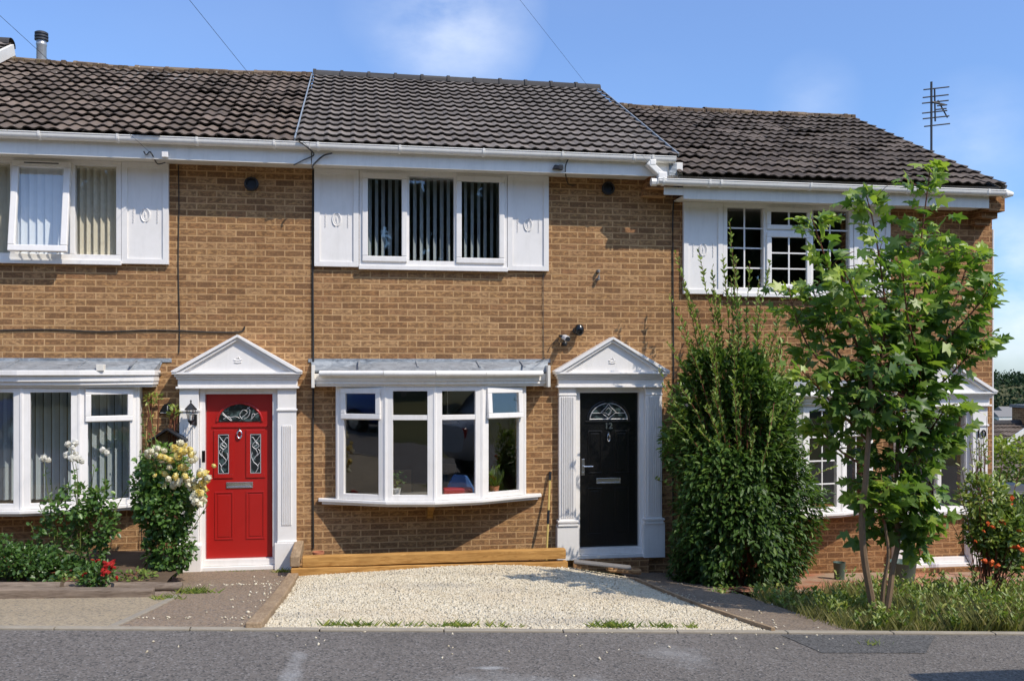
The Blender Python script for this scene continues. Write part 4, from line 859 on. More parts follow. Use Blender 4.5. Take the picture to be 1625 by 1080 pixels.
# ---- neighbour to the left, only its roof corner shows
H = thing('terraced_house', 'next house up on the far left, only its dark ridge and verge showing', 'house', (-7.5, 0, .2))
m = MB(); m.box(-9.7, -5.152, .0, 6.9, -.8, 5.1); m.build('wall', M['brick'], H)
m = MB(); m.add([(-9.7, 0, 5.1), (-9.7, 6.9, 5.1), (-9.7, 3.46, 7.0), (-5.17, 0, 5.1), (-5.17, 6.9, 5.1), (-5.17, 3.46, 7.0)], [(0, 1, 2), (3, 5, 4), (0, 2, 5, 3), (1, 4, 5, 2)]); m.build('gable', M['brick'], H)
R16 = roof(H, 16, -9.6, -5.20, 5.14, 7.18, 'new', M['tile_new'], 9, 0, M['ridge_new']); verge(R16, -5.20, .05, 5.14, 7.18, M['old_white'], 'bargeboard', -.16, .0)
# ---------------------------------------------------------------- blinds and things indoors
blinds('cream vertical blind in the right light of the upper window over the red door', -3.33, -2.80, 3.60, 4.64, M['cream_blind'], .055, .078, 50)
blinds('pale blue vertical blind behind the tilted open sash', -3.98, -3.34, 3.60, 4.64, M['blue_blind'], .06, .088, 24)
blinds('dull cream vertical blind in the far left upper light', -4.6, -4.0, 3.60, 4.64, M['cream_blind'], .055, .08, 46)
blinds('grey open vertical blind in the left light of the middle upper window', 0, .53, 3.60, 4.64, M['grey_blind'], .14, .083, 54, .075)
blinds('grey vertical blind in the middle light of the middle upper window', .56, 1.16, 3.60, 4.66, M['grey_blind'], .14, .083, 52, .075)
blinds('grey vertical blind in the right light of the middle upper window', 1.2, 1.78, 3.60, 4.64, M['grey_blind'], .14, .083, 56, .075)
blinds('grey vertical blind hanging in the left bay window', -4.7, -2.75, .76, 2.02, M['grey_blind'], .03, .088, 50)
def chair(x, y, rz, lab):
    t = thing('dining_chair', lab, 'chair', (x, y, -.2)); mt = M['light_ply']
    MB().box(x-.2, x+.2, y-.2, y+.2, .24, .28).build('seat', mt, t, bevel=.01)
    for a in (-.18, .18):
        MB().box(x+a-.02, x+a+.02, y-.2, y-.16, -.2, .24).build('leg', mt, t); MB().box(x+a-.02, x+a+.02, y+.16, y+.2, -.2, .24).build('leg', mt, t)
    m = MB(); m.box(x-.19, x-.05, y+.17, y+.2, .28, .86); m.box(x+.05, x+.19, y+.17, y+.2, .28, .86); m.box(x-.05, x+.05, y+.17, y+.2, .75, .86); m.build('backrest', mt, t, bevel=.01); t.rotation_euler.z = rz
chair(.55, 1.5, .2, 'pale wooden chair seen through the second light of the middle bay window')
chair(1.15, 2.3, -.5, 'pale wooden chair deeper inside the room behind the bay window')
def potplant(x, y, z, lab, kind, potm, h):
    t = thing('pot_plant', lab, 'plant', (x, y, z)); MB().lathe([(.045, 0), (.06, .09), (.066, .10), (.055, .10), (.05, .085), (0, .08)], (x, y, z), 14).build('pot', potm, t, smooth=True)
    n = 60 if kind == 'bushy' else 34; a = rng.uniform(0, 6.28, n)
    if kind == 'bushy':
        P = np.stack([x+rng.normal(0, .05, n), y+rng.normal(0, .04, n), z+.10+rng.uniform(0, h, n)], 1); D = np.stack([np.cos(a), np.sin(a), rng.uniform(0, 1, n)], 1); leaves('foliage', P, D, np.tile([0, 0, 1.], (n, 1))+.01, rng.uniform(.035, .06, n), ROUND, M['rose'], t)
    else:
        P = np.tile([x, y, z+.09], (n, 1)); D = np.stack([.6*np.cos(a), .35*np.sin(a), rng.uniform(.6, 1.6, n)], 1); leaves('foliage', P, D, np.stack([np.cos(a+1), np.sin(a+1), a*0+.2], 1), rng.uniform(.5, 1., n)*h, (OVAL[0]*np.array([.35, 1, 2.5]), OVAL[1]), M['hedge'], t)
MB()
for k_, (xx, w_) in enumerate(((1.0, .5),)):
    m = MB(); m.plan([(p[0]*.93+.862*.07, p[1]+.07) for p in bow(.862, 0)]+[(2.0, .2), (-.27, .2)], .70, .735); m.build('window_board', M['room'], HS[12])
potplant(.41, -.26, .737, 'white potted plant on the sill in the second light of the middle bay', 'bushy', M['upvc'], .18)
potplant(1.62, -.20, .737, 'spiky potted plant in the right light of the middle bay', 'spiky', M['terracotta'], .30)
m = MB(); m.box(.98, 1.34, -.30, -.16, .737, .83); tag(m.build('storage_box', M['red'], bevel=.02), 'low red box on the sill behind the third light of the middle bay', 'box')
m = MB(); m.add([(1.0, -.10, .74), (1.42, -.12, .74), (1.40, .05, .74), (1.02, .04, .74), (1.12, -.09, .98), (1.30, -.08, .96), (1.28, .02, .95), (1.14, .02, .97)], [(0, 3, 2, 1), (4, 5, 6, 7), (0, 1, 5, 4), (1, 2, 6, 5), (2, 3, 7, 6), (3, 0, 4, 7)]); tag(m.build('folded_cloth', simple('blue_cloth', (.03, .09, .25), .9), bevel=.02), 'blue cloth heaped behind the red box in the bay', 'cloth')
m = MB(); m.lathe([(.0, .06), (.14, .0), (.15, .0), (.05, .1), (.02, .12), (.006, .13), (.006, .5)], (1.15, 1.0, 1.55), 16); tag(m.build('pendant_lamp', M['blue_blind'], smooth=True), 'pale lampshade hanging inside the middle bay window', 'lamp')
# ---------------------------------------------------------------- fittings on the facades
def lantern():
    p = at(303, 655, -.21); x, z = p.x, p.z; y = -.215
    t = thing('wall_lantern', 'black coach lantern on the left pilaster of the red door', 'lamp', (x, -.08, z-.15))
    m = MB(); m.lathe([(.0, .155), (.008, .15), (.012, .135), (.006, .125), (.010, .115), (.072, .045), (.074, .038), (.055, .034)], (x, y, z), 6); m.build('lamp_hood', M['black'], t)
    m = MB()
    for k in range(6):
        a = math.pi*k/3; m.tube([(x+.055*math.cos(a), y+.055*math.sin(a), z+.036), (x+.030*math.cos(a), y+.030*math.sin(a), z-.085)], .004, 4)
    m.lathe([(.034, -.085), (.034, -.095), (.015, -.125), (.006, -.14), (0, -.145)], (x, y, z), 6); m.build('lamp_cage', M['black'], t)
    m = MB(); m.lathe([(.050, .034), (.027, -.083)], (x, y, z), 6); m.build('lamp_glass', M['glass'], t); MB().lathe([(.012, -.08), (.012, -.02), (.018, .0), (.0, .02)], (x, y, z), 8).build('bulb', M['upvc'], t, smooth=True)
    m = MB(); m.tube([(x+.0, y, z-.12), (x+.02, y+.05, z-.135), (x+.03, y+.12, z-.10)], .009, 6); m.box(x+.012, x+.048, -.105, -.079, z-.15, z-.02); m.build('wall_bracket', M['black'], t, bevel=.003)
lantern()
p = at(268, 648, -.02); t = thing('number_plaque', 'small black arched house number plaque between the left bay and the lantern', 'sign', (p.x, 0, p.z-.07))
m = MB(); pts = [(p.x+.085*math.cos(a), p.z-.01+.075*math.sin(a)) for a in [math.pi*i/10 for i in range(11)]]; m.prism([(p.x+.10, p.z-.06), (p.x+.10, p.z-.02)]+pts+[(p.x-.10, p.z-.02), (p.x-.10, p.z-.06)], -.03, -.003); m.build('plate', M['black_gloss'], t, bevel=.003)
text('number', '14', .09, p.x+.01, -.034, p.z+.0, M['leadcame'], t, .002); MB().tube([(p.x-.095, -.034, p.z-.05), (p.x+.095, -.034, p.z-.05)], .004, 5).build('border', M['leadcame'], t)
# insect / bird house with a pitched roof
p = at(266, 690, -.2); t = thing('bird_house', 'black pitched-roof bird house with wire front on the wall behind the yellow rose', 'bird house', (p.x, 0, p.z-.3)); x, z = p.x, p.z
m = MB()
for s_ in (-1, 1): m.obox((x, -.26, z+.06), Vector((s_*.83, 0, -.56)), (0, 1, 0), Vector((s_*.56, 0, .83)), (0, .245), (0, .25), (0, .022))
m.build('roof', M['black'], t, bevel=.003); m = MB(); m.box(x-.13, x+.13, -.03, -.003, z-.30, z+.0); m.box(x-.15, x+.15, -.22, -.003, z-.32, z-.30); m.build('box', M['old_timber'], t)
m = MB()
for q in range(7): m.tube([(x-.13+q*.043, -.2, z-.30), (x-.13+q*.043, -.2, z-.05)], .003, 4)
m.tube([(x-.14, -.2, z-.10), (x+.14, -.2, z-.10)], .005, 4); m.build('wire_front', M['black'], t)
def cctv(px, py, lab, white):
    p = at(px, py, -.1); t = thing('security_camera', lab, 'camera', (p.x, 0, p.z)); x, z = p.x, p.z
    if white:
        m = MB(); m.tube([(x-.02, -.06, z+.02), (x+.0, -.10, z+.012), (x+.01, -.18, z-.005)], [.028, .036, .036], 12); m.build('camera_body', M['upvc'], t, smooth=True); m = MB(); m.lathe([(.03, 0), (.03, -.02)], (x+.012, -.182, z-.01), 12, 'y'); m.lathe([(.032, 0), (.03, -.05), (.015, -.06)], (x+.005, -.003, z-.065), 12, 'y'); m.tube([(x+.005, -.05, z-.06), (x-.02, -.06, z+.01)], .01, 6); m.build('mount', M['black'], t, smooth=True)
        m = MB(); m.box(x-.07, x-.03, -.09, -.02, z+.015, z+.05); m.box(x-.01, x+.03, -.05, -.003, z+.025, z+.055); m.build('junction_box', M['black'], t, bevel=.006)
    else:
        m = MB(); m.lathe([(.045, 0), (.05, -.03), (.03, -.05)], (x, -.003, z), 14, 'y'); m.tube([(x, -.04, z), (x+.012, -.09, z+.01)], .018, 8); m.build('mount', M['black'], t, smooth=True); m = MB(); m.lathe([(.0, .075), (.035, .065), (.058, .03), (.062, 0), (.056, -.04), (.03, -.07), (0, -.078)], (x+.015, -.11, z+.005), 16); m.build('camera_body', M['black_gloss'], t, smooth=True)
cctv(897, 537, 'small white bullet camera on the wall left of the black one', True); cctv(917, 524, 'round black dome camera on the wall up left of the black door pediment', False)
# cables
def cable(name, pts, r, lab, mat=None, cat='cable', sm=True):
    m = MB(); m.tube(curve_pts(pts, 4*len(pts)) if sm and len(pts) > 2 else pts, r, 5); return tag(m.build(name, mat or M['cable'], smooth=True), lab, cat)
A = lambda px, py, y=-.012: tuple(at(px, py, y))
cable('wall_cable', [(-.58, -.014, 4.7), (-.585, -.014, 3.5), (-.578, -.014, 2.4), (-.583, -.014, 1.2), (-.578, -.014, .1)], .012, 'thick black cable running down the joint between the red door house and the middle house')
cable('wall_cable', [A(283, 262), A(284, 330), A(283, 420), A(285, 520), A(284, 560)], .006, 'thin dark cable running down the brick above the left end of the red door pediment')
cable('wall_cable', [A(0, 524), A(80, 523), A(160, 526), A(250, 524), A(340, 527), A(376, 527), A(386, 524), A(388, 518)], .009, 'black cable running level across the brick between the left upper window and left bay')
cable('wall_cable', [A(862, 432), A(862, 500), A(863, 570)], .004, 'hair thin grey cable down the brick right of the middle upper window', M['steel_d'])
cable('wall_cable', [A(1072, 318), A(1068, 335), A(1068, 450), A(1069, 600), A(1068, 750), A(1068, 890)], .009, 'dark cable down the joint between the middle house and the right end house')
cable('wall_cable', [A(889, 546, -.05), A(882, 540), A(872, 552), A(864, 568), A(850, 575, -.3)], .004, 'short loose wire from the white camera towards the bay roof')
cable('wall_cable', [A(1086, 625, -.1), A(1078, 612, -.05), A(1083, 606, -.1), A(1100, 610, -.3)], .010, 'short dark cable end by the left corner of the right bay roof')
cable('eaves_cable', [A(497, 268, -.40), A(497, 262, -.40), A(512, 248, -.41), A(527, 243, -.45)], .010, 'thick black cable end curling over the gutter at the left of the middle house')
cable('eaves_cable', [A(466, 262, -.38), A(482, 254, -.40), A(498, 246, -.40), A(490, 236, -.47), A(472, 222, -.52)], .007, 'thin black cable looped over the gutter between the two left houses')
cable('eaves_cable', [A(909, 243, -.45), A(900, 256, -.40), A(897, 272, -.38), A(902, 292, -.03), A(914, 294, -.02)], .007, 'black cable dropping from the gutter beside the small floodlight on the middle house')
cable('eaves_cable', [A(228, 240, -.42), A(232, 246, -.40), A(238, 241, -.40), A(243, 248, -.39), (at(250, 260, -.1)), A(262, 258, -.39)], .007, 'curled telephone wire end on the white board above the left shutter')
cable('eaves_cable', [A(1069, 283, -.40), A(1078, 300, -.36), A(1088, 310, -.3)], .006, 'short dark wire by the gutter end of the right house')
pole = Vector((-6.4, -25.7, 7.75))
for i, (px, py, lab) in enumerate(((240, 244, 'telephone wire crossing the sky at the top left, passing the flue pipe'), (498, 245, 'telephone wire crossing the sky above the red door house roof'), (1036, 268, 'faint telephone wire crossing the sky above the middle house roof'))):
    a = at(px, py, -.40); pole = Vector((-6.4, -25.7, 7.75)) if i < 2 else a+(at(825, 0, -3.5)-a)*8; m = MB(); m.tube([a.lerp(pole, t_)-Vector((0, 0, .5*4*t_*(1-t_)*0)) for t_ in [k/16 for k in range(17)]], .0024 if i < 2 else .0016, 4); tag(m.build('telephone_wire', M['steel_d']), lab, 'wire', 'telephone wires to the eaves')
t = thing('telegraph_pole', 'wooden telegraph pole across the road carrying the wires', 'pole', (-6.4, -25.8, Tf(-6.4, -25.8))); m = MB(); m.tube([(-6.4, -25.8, Tf(-6.4, -25.8)), (-6.4, -25.8, 8.1)], [.14, .10], 10); m.build('pole_shaft', M['old_timber'], t, smooth=True)
# small floodlight box on the fascia, hook box on 14
p = at(893, 266, -.40); m = MB(); m.box(p.x-.05, p.x-.0, -.43, -.376, p.z-.03, p.z+.03); m.add([(p.x-.13, -.42, p.z-.02), (p.x-.05, -.44, p.z-.025), (p.x-.05, -.44, p.z+.02), (p.x-.10, -.42, p.z+.03), (p.x-.13, -.38, p.z-.02), (p.x-.05, -.38, p.z-.025), (p.x-.05, -.38, p.z+.02), (p.x-.10, -.38, p.z+.03)], [(0, 1, 2, 3), (4, 7, 6, 5), (0, 4, 5, 1), (1, 5, 6, 2), (2, 6, 7, 3), (3, 7, 4, 0)]); tag(m.build('sensor', M['black'], bevel=.004), 'small black sensor on the white board under the gutter near the round vent', 'sensor')
p = at(262, 245, -.40); m = MB(); m.box(p.x-.035, p.x+.035, -.42, -.376, p.z-.035, p.z+.035); tag(m.build('junction_box', M['upvc'], bevel=.005), 'small white box on the board above the left shutter', 'junction box')
p = at(950, 436, -.05); m = MB(); m.tube([(p.x, -.003, p.z+.05), (p.x, -.05, p.z+.05), (p.x+.005, -.07, p.z+.02), (p.x, -.05, p.z-.05), (p.x-.015, -.01, p.z-.06)], .022, 8); tag(m.build('overflow_pipe', M['slate'], smooth=True), 'stubby grey overflow pipe sticking out of the brick right of the middle upper window', 'pipe')
# television aerial behind the right roof
ax_, ay_ = 8.25, 5.2
def aerial():
    q = at(1478, 235, 5.2); x, y = q.x, q.y; zt = at(1478, 130, 5.2).z
    t = thing('tv_aerial', 'dark TV aerial on a mast above the right hand roof', 'aerial', (x, y, q.z-1.6))
    m = MB(); m.tube([(x, y, q.z-1.6), (x, y, zt)], .022, 8); m.build('mast', M['steel_d'], t)
    m = MB(); d = Vector((.97, -.2, .0)).normalized()
    sc_ = (q-Vector((0, -11.56, 2.25))).length/1475*1.0
    for k, (dy, a0, a1) in enumerate(((10, -11, 25), (21, -12, 24), (29, -13, 24), (43, -13, 22), (51, -12, 25), (62, -10, 26), (35, 8, 22), (40, 6, 21))):
        zz = zt-dy*sc_; dd = Vector((.97, -.2, .10)); m.tube([Vector((x, y, zz))+dd*a0*sc_, Vector((x, y, zz))+dd*a1*sc_], .014, 5)
    m.build('elements', M['steel_d'], t)
    m = MB(); p0 = Vector((x, y-.02, zt-32*sc_)); m.tube([p0+Vector((4*sc_, 0, 22*sc_)), p0+Vector((5*sc_, 0, -24*sc_))], .016, 6); m.tube([p0+Vector((9*sc_, 0, 6*sc_)), p0+Vector((24*sc_, 0, -18*sc_))], .014, 5); m.tube([p0+Vector((0, 0, 3*sc_)), p0+Vector((20*sc_, 0, 0))], .02, 6); m.build('boom', M['steel_d'], t)
aerial()
# ---------------------------------------------------------------- timbers, pots, tools in front
def log(name, lab, x0, x1, y0, y1, z0, z1, mat, slope=0, bevel=.01, n=8):
    m = MB(); 
    V = []; F = []
    for i in range(n+1):
        x = x0+(x1-x0)*i/n; y_ = slope*(x-x0); w_ = .003*math.sin(i*2.3)
        V += [(x, y0, z0+y_+w_), (x, y1, z0+y_+w_), (x, y1, z1+y_+w_), (x, y0-w_, z1+y_+w_)]
    for i in range(n): F += [(i*4+k, (i+1)*4+k, (i+1)*4+(k+1) % 4, i*4+(k+1) % 4) for k in range(4)]
    F += [(0, 1, 2, 3), (n*4, n*4+3, n*4+2, n*4+1)]; m.add(V, F); return tag(m.build(name, mat, bevel=bevel), lab, 'timber')
log('sleeper', 'honey coloured timber beam along the back of the gravel, upper of two', -.665, 2.40, -.76, -.64, .025, .142, M['new_timber'])
log('sleeper', 'browner timber beam under the honey coloured one at the back of the gravel', -.79, 2.42, -.775, -.65, -.11, .022, M['new_timber'], -.008)
m = MB(); m.obox((-.80, -.77, .035), (1, 0, 0), Vector((0, 1, .06)).normalized(), Vector((0, -.06, 1)).normalized(), (0, .11), (0, .755), (0, .125)); tag(m.build('sleeper', M['old_timber_y'], bevel=.012), 'short weathered beam running from the wall to the honey coloured timber beside the red door', 'timber')
m = MB(); V = []; F = []
for i in range(9):
    y = -.70-(3.98)*i/8; z = Tf(-.76, y)+.055
    V += [(-.825, y, z-.13), (-.705, y, z-.13), (-.705, y, z), (-.825, y, z)]
for i in range(8): F += [(i*4+k, (i+1)*4+k, (i+1)*4+(k+1) % 4, i*4+(k+1) % 4) for k in range(4)]
F += [(0, 1, 2, 3), (32, 35, 34, 33)]; m.add(V, F); tag(m.build('sleeper', M['old_timber_y'], bevel=.012), 'long weathered beam edging the left side of the gravel down to the road', 'timber')
m = MB(); V = []; F = []
for i in range(9):
    y = -1.0-(3.68)*i/8; x = 3.165+.01*math.sin(i); z = Tf(x, y)+.04
    V += [(x, y, z-.1), (x+.035, y, z-.1), (x+.035, y, z), (x, y, z)]
for i in range(8): F += [(i*4+k, (i+1)*4+k, (i+1)*4+(k+1) % 4, i*4+(k+1) % 4) for k in range(4)]
F += [(0, 1, 2, 3), (32, 35, 34, 33)]; m.add(V, F); tag(m.build('edging_board', M['old_timber_y'], bevel=.004), 'thin weathered board edging the right side of the gravel', 'timber')
m = MB(); m.obox((2.47, -.86, Tf(2.5, -.86)+.12), Vector((.97, -.20, -.10)).normalized(), Vector((.2, .97, 0)).normalized(), Vector((.1, 0, .99)).normalized(), (0, .68), (0, .13), (0, .03)); tag(m.build('loose_board', M['slate'], bevel=.008), 'loose grey board lying at the foot of the black door', 'board')
m = MB(); m.obox((2.95, -.62, Tf(2.95, -.6)+.03), Vector((1, -.1, -.1)).normalized(), (0, 1, 0), (0, 0, 1), (0, .42), (0, .12), (0, .07)); tag(m.build('loose_brick_edging', M['brick'], bevel=.02), 'crumbling line of bricks at the foot of the black door', 'bricks')
def rlog(lab, x0, x1, y, z, r, slope=-.0):
    m = MB(); n = 12; m.tube([(x0+(x1-x0)*i/n, y+.006*math.sin(i), z+slope*(x0+(x1-x0)*i/n-x0)) for i in range(n+1)], [r*(1+.05*math.sin(i*1.7)) for i in range(n+1)], 12); return tag(m.build('log', M['grey_timber'], smooth=True), lab, 'timber')
zb_ = lambda x, y: Tf(x, y)
rlog('round grey log, right of two on top of the flower bed edge', -2.83, -1.74, -2.0, .175, .044, -.04)
rlog('round grey log, left of two on top of the flower bed edge', -6.5, -2.86, -2.02, .325, .044, -.04)
rlog('short round log under the right end of the flower bed edge', -2.35, -1.78, -2.05, .075, .04, -.03)
log('sleeper', 'square grey sleeper in front of the round logs of the flower bed', -6.5, -1.95, -2.36, -2.23, .24, .375, M['grey_timber'], -.041, .012)
m = MB(); V = []; F = []   # concrete edging between pavement and garden path
for i in range(13):
    y = KY+.06+(2.3)*i/12; x = -1.72+.0; z = Tf(x, y)+.022
    V += [(x-.05, y, z-.08), (x+.02, y, z-.08), (x+.02, y, z), (x-.05, y, z)]
for i in range(12): F += [(i*4+k, (i+1)*4+k, (i+1)*4+(k+1) % 4, i*4+(k+1) % 4) for k in range(4)]
F += [(0, 1, 2, 3), (48, 51, 50, 49)]; m.add(V, F); tag(m.build('path_edging', M['kerb'], bevel=.008), kind='structure')
p = at(505, 878, -.30); MB(); m = MB(); m.lathe([(.045, 0), (.062, .11), (.07, .115), (.07, .14), (.06, .14), (.055, .11), (0, .10)], (p.x, -.28, -.03), 16); tag(m.build('plant_pot', M['terracotta'], smooth=True), 'small terracotta pot behind the timber beam under the middle bay', 'pot')
t = thing('broom_handle', 'yellow pole with black grips leaning on the wall between the middle bay and black door', 'pole', A(867, 890, -.25)); a, b = Vector(A(867, 889, -.25)), Vector(A(873, 752, -.03))
m = MB(); m.tube([a, b], .013, 8); m.build('shaft', M['yellow'], t, smooth=True); m = MB(); m.tube([a.lerp(b, .42), a.lerp(b, .58)], .017, 8); m.tube([a.lerp(b, .93), a.lerp(b, 1.03)], .019, 8); m.build('grip', M['black'], t, smooth=True)
m = MB(); p = at(1332, 905, -.5); m.lathe([(.06, 0), (.075, .22), (.08, .23), (.07, .23), (.06, .2), (0, .18)], (p.x, -.5, Tf(p.x, -.5)), 16); tag(m.build('planter', simple('dull_green_plastic', (.06, .10, .08), .5), smooth=True), 'grey green planter standing on the forecourt left of the sapling trunks', 'pot')
m = MB(); p = at(1432, 900, -.9); m.lathe([(.13, 0), (.17, .27), (.18, .28), (.15, .28), (.13, .24), (0, .22)], (p.x, -.9, Tf(p.x, -.9)), 16); tag(m.build('planter', bpy.data.materials['dull_green_plastic'], smooth=True), 'larger green planter behind the right trunk of the sapling', 'pot')
# ---------------------------------------------------------------- planting
def path3(p0, p1, bend, n=9, wob=.0):
    p0 = np.array(p0, float); p1 = np.array(p1, float); bend = np.array(bend, float); t = np.linspace(0, 1, n)[:, None]
    w_ = rng.normal(0, 1, (n, 3))*wob*np.sin(np.pi*t); return p0+(p1-p0)*t+bend*4*t*(1-t)+w_
def along(pts, t):
    t = np.asarray(t)*(len(pts)-1); i = np.clip(t.astype(int), 0, len(pts)-2); f = (t-i)[:, None]
    return pts[i]*(1-f)+pts[i+1]*f, nrm(pts[i+1]-pts[i])
class Fol:
    def __init__(s): s.P = []; s.D = []; s.N = []; s.S = []; s.T = []
    def add(s, P, D, Nn, S, T_): s.P.append(P); s.D.append(D); s.N.append(Nn); s.S.append(S); s.T.append(T_)
    def shoot(s, pts, n, t0, size, spread=.9, up=.35, tint=(.3, .25), taper=.5, off=0.0, droop=0):
        t = np.sort(rng.uniform(t0, 1, n)); t[-1] = 1; p, d = along(pts, t); a = rng.uniform(0, 6.28, n)
        r = np.stack([np.cos(a), np.sin(a), np.zeros(n)], 1); D = r*spread+d*(1-spread*.5)+np.array([0, 0, up-droop]); D = nrm(D)
        Nn = nrm(np.array([.2, -.6, .6])+rng.normal(0, .48, (n, 3))); S = size*rng.uniform(.5, 1.25, n)*(1-taper*(t-t0)/(1-t0+1e-6)*.9)
        s.add(p+D*off*S[:, None], D, Nn, S, np.clip(tint[0]+tint[1]*(t-t0)/(1-t0+1e-6)+rng.normal(0, .15, n)+(rng.random(n) < .04)*.5, 0, 1))
    def build(s, name, tm, mat, parent): return leaves(name, np.concatenate(s.P), np.concatenate(s.D), np.concatenate(s.N), np.concatenate(s.S), tm, mat, parent, np.concatenate(s.T))
def clumpy(P, f, seed):
    r_ = np.random.default_rng(seed); k = r_.normal(0, f, (5, 3)); ph = r_.uniform(0, 6.28, 5); return sum(np.sin(P@k[i]+ph[i]) for i in range(5))/5
# --- the big privet bush by the joint of the houses
bx0, by0 = 4.52, -.84; bz0 = Tf(bx0, by0)
t = thing('privet_bush', 'tall dense dark green bush between the black door and the right bay window', 'bush', (bx0, by0, bz0))
prof_z = np.array([-.05, .25, .7, 1.2, 1.6, 2.0, 2.4, 2.8, 3.1]); prof_r = np.array([.70, .84, .92, .91, .84, .80, .78, .68, .4])
fo = Fol(); n = 34000
z = rng.uniform(-.02, 3.0, n)**.95; a = rng.uniform(0, 6.28, n); rr = np.interp(z, prof_z, prof_r)*(1+.10*np.sin(a*3+z*2.2)+.08*np.sin(a*5-z*4.1)+.05*np.sin(z*7+a)); q = np.sqrt(rng.uniform(.12, 1, n))
lean = .02*z
P = np.stack([bx0+rr*q*np.cos(a)*1.0+.06*np.sin(z*2), by0+rr*q*np.sin(a)*.66, bz0+z], 1)
cl_ = clumpy(P, 7.5, 1); cl2 = clumpy(P, 16, 2); keep = (cl_+.5*cl2+.30-.9*(q-.8)*2.0*(z > 1.2) > -.05+.62*np.clip(z-1.6, 0, 2)) & ((P[:, 1] < -.06))
P = P[keep]; a = a[keep]; z_ = z[keep]; q_ = q[keep]; m_ = len(P)
out_ = np.stack([np.cos(a), np.sin(a), np.zeros(m_)], 1)
D = nrm(out_*.75+rng.normal(0, .45, (m_, 3))+np.array([0, 0, 1])*np.interp(z_, [0, 1.5, 3], [-.65, -.15, .8])[:, None]); Nn = nrm(out_*.7+np.array([0, 0, .9])+rng.normal(0, .3, (m_, 3)))
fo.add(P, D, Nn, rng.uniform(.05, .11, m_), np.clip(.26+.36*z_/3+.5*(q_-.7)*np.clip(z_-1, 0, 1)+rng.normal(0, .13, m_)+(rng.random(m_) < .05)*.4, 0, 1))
st = MB(); shoots = []
for (px, py) in ((1158, 352), (1147, 408), (1108, 395), (1190, 418), (1222, 415), (1243, 478), (1072, 400), (1086, 455), (1130, 425), (1175, 470), (1205, 445), (1255, 520), (1062, 470), (1290, 560), (1270, 590), (1100, 480), (1215, 500), (1160, 440), (1140, 470), (1235, 540), (1060, 545), (1078, 520), (1190, 505), (1120, 520), (1168, 410), (1050, 610), (1062, 655), (1040, 760), (1320, 690), (1325, 740)):
    tip = at(px, py, by0+rng.uniform(-.45, .35)); b = (bx0+(tip.x-bx0)*.35, by0+rng.normal(0, .15), bz0+min(1.7, max(.4, (tip.z-bz0)*.5))); shoots.append((b, tip, 22))
for i in range(90):
    a_ = rng.uniform(0, 6.28); h = rng.uniform(1.8, 3.05); r_ = rng.uniform(.3, 1.02)*(1.0 if h < 2.7 else .8); shoots.append(((bx0+.3*math.cos(a_), by0+.25*math.sin(a_), bz0+1.1), (bx0+r_*math.cos(a_), min(-.12, by0+r_*.7*math.sin(a_)), bz0+h), 20))
for b, tip, k in shoots:
    pts = path3(b, tip, ((b[0]-tip[0])*.12, 0, .08), 9, .012); ln = float(np.linalg.norm(pts[-1]-pts[0])); st.tube([tuple(p) for p in pts], [.009*(1-.7*i/8) for i in range(9)], 4); fo.shoot(pts, int(ln*62), .12, .088, .85, .4, (.5, .5), .4)
for i in range(14):
    a_ = rng.uniform(0, 6.28); pts = path3((bx0+rng.normal(0, .12), by0+rng.normal(0, .1), bz0-.05), (bx0+.5*math.cos(a_), by0+.35*math.sin(a_), bz0+1.8), (0, 0, 0), 8, .04); st.tube([tuple(p) for p in pts], [.022-.0018*i for i in range(8)], 5)
# one pale shoot hanging down the front
pts = path3(at(1228, 640, -1.62), at(1208, 745, -1.72), (0, -.05, .03), 8); st.tube([tuple(p) for p in pts], .004, 4); fo.shoot(pts, 30, .0, .085, .6, -.6, (.85, .1), .2)
pts = path3(at(1236, 530, -1.5), at(1233, 590, -1.66), (.02, -.03, 0), 8); st.tube([tuple(p) for p in pts], .004, 4); fo.shoot(pts, 14, .0, .09, .5, -.6, (.8, .1), .2)
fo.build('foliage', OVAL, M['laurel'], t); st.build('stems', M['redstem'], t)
# --- the maple sapling near the kerb
TY = -3.72; base = at(1400, 984, TY); base.z = Tf(base.x, TY)-.03
t = thing('maple_sapling', 'young maple tree with thin trunks by the kerb in front of the right house', 'tree', tuple(base))
bw = MB(); fo = Fol(); tw = MB()
def br(pix, r0, r1, dy=(0, 0), mbx=None):
    n = len(pix); pts = [at(px, py, TY+dy[0]+(dy[1]-dy[0])*i/(n-1)) for i, (px, py) in enumerate(pix)]; cp = curve_pts([tuple(p) for p in pts], 4*n); k = len(cp)
    (mbx or bw).tube(cp, [r0+(r1-r0)*i/(k-1) for i in range(k)], 7); return np.array([tuple(p) for p in cp])
trunks = [br([(1392, 992), (1381, 940), (1371, 880), (1368, 820), (1374, 760), (1378, 700), (1383, 640), (1378, 580)], .036, .018, (-.05, -.34)),
          br([(1404, 992), (1412, 940), (1417, 900), (1425, 860), (1422, 800), (1424, 720), (1430, 640), (1428, 560)], .03, .016, (.02, .14)), br([(1398, 990), (1402, 930), (1410, 880), (1404, 830)], .022, .012, (-.04, -.12))]
trs = MB()
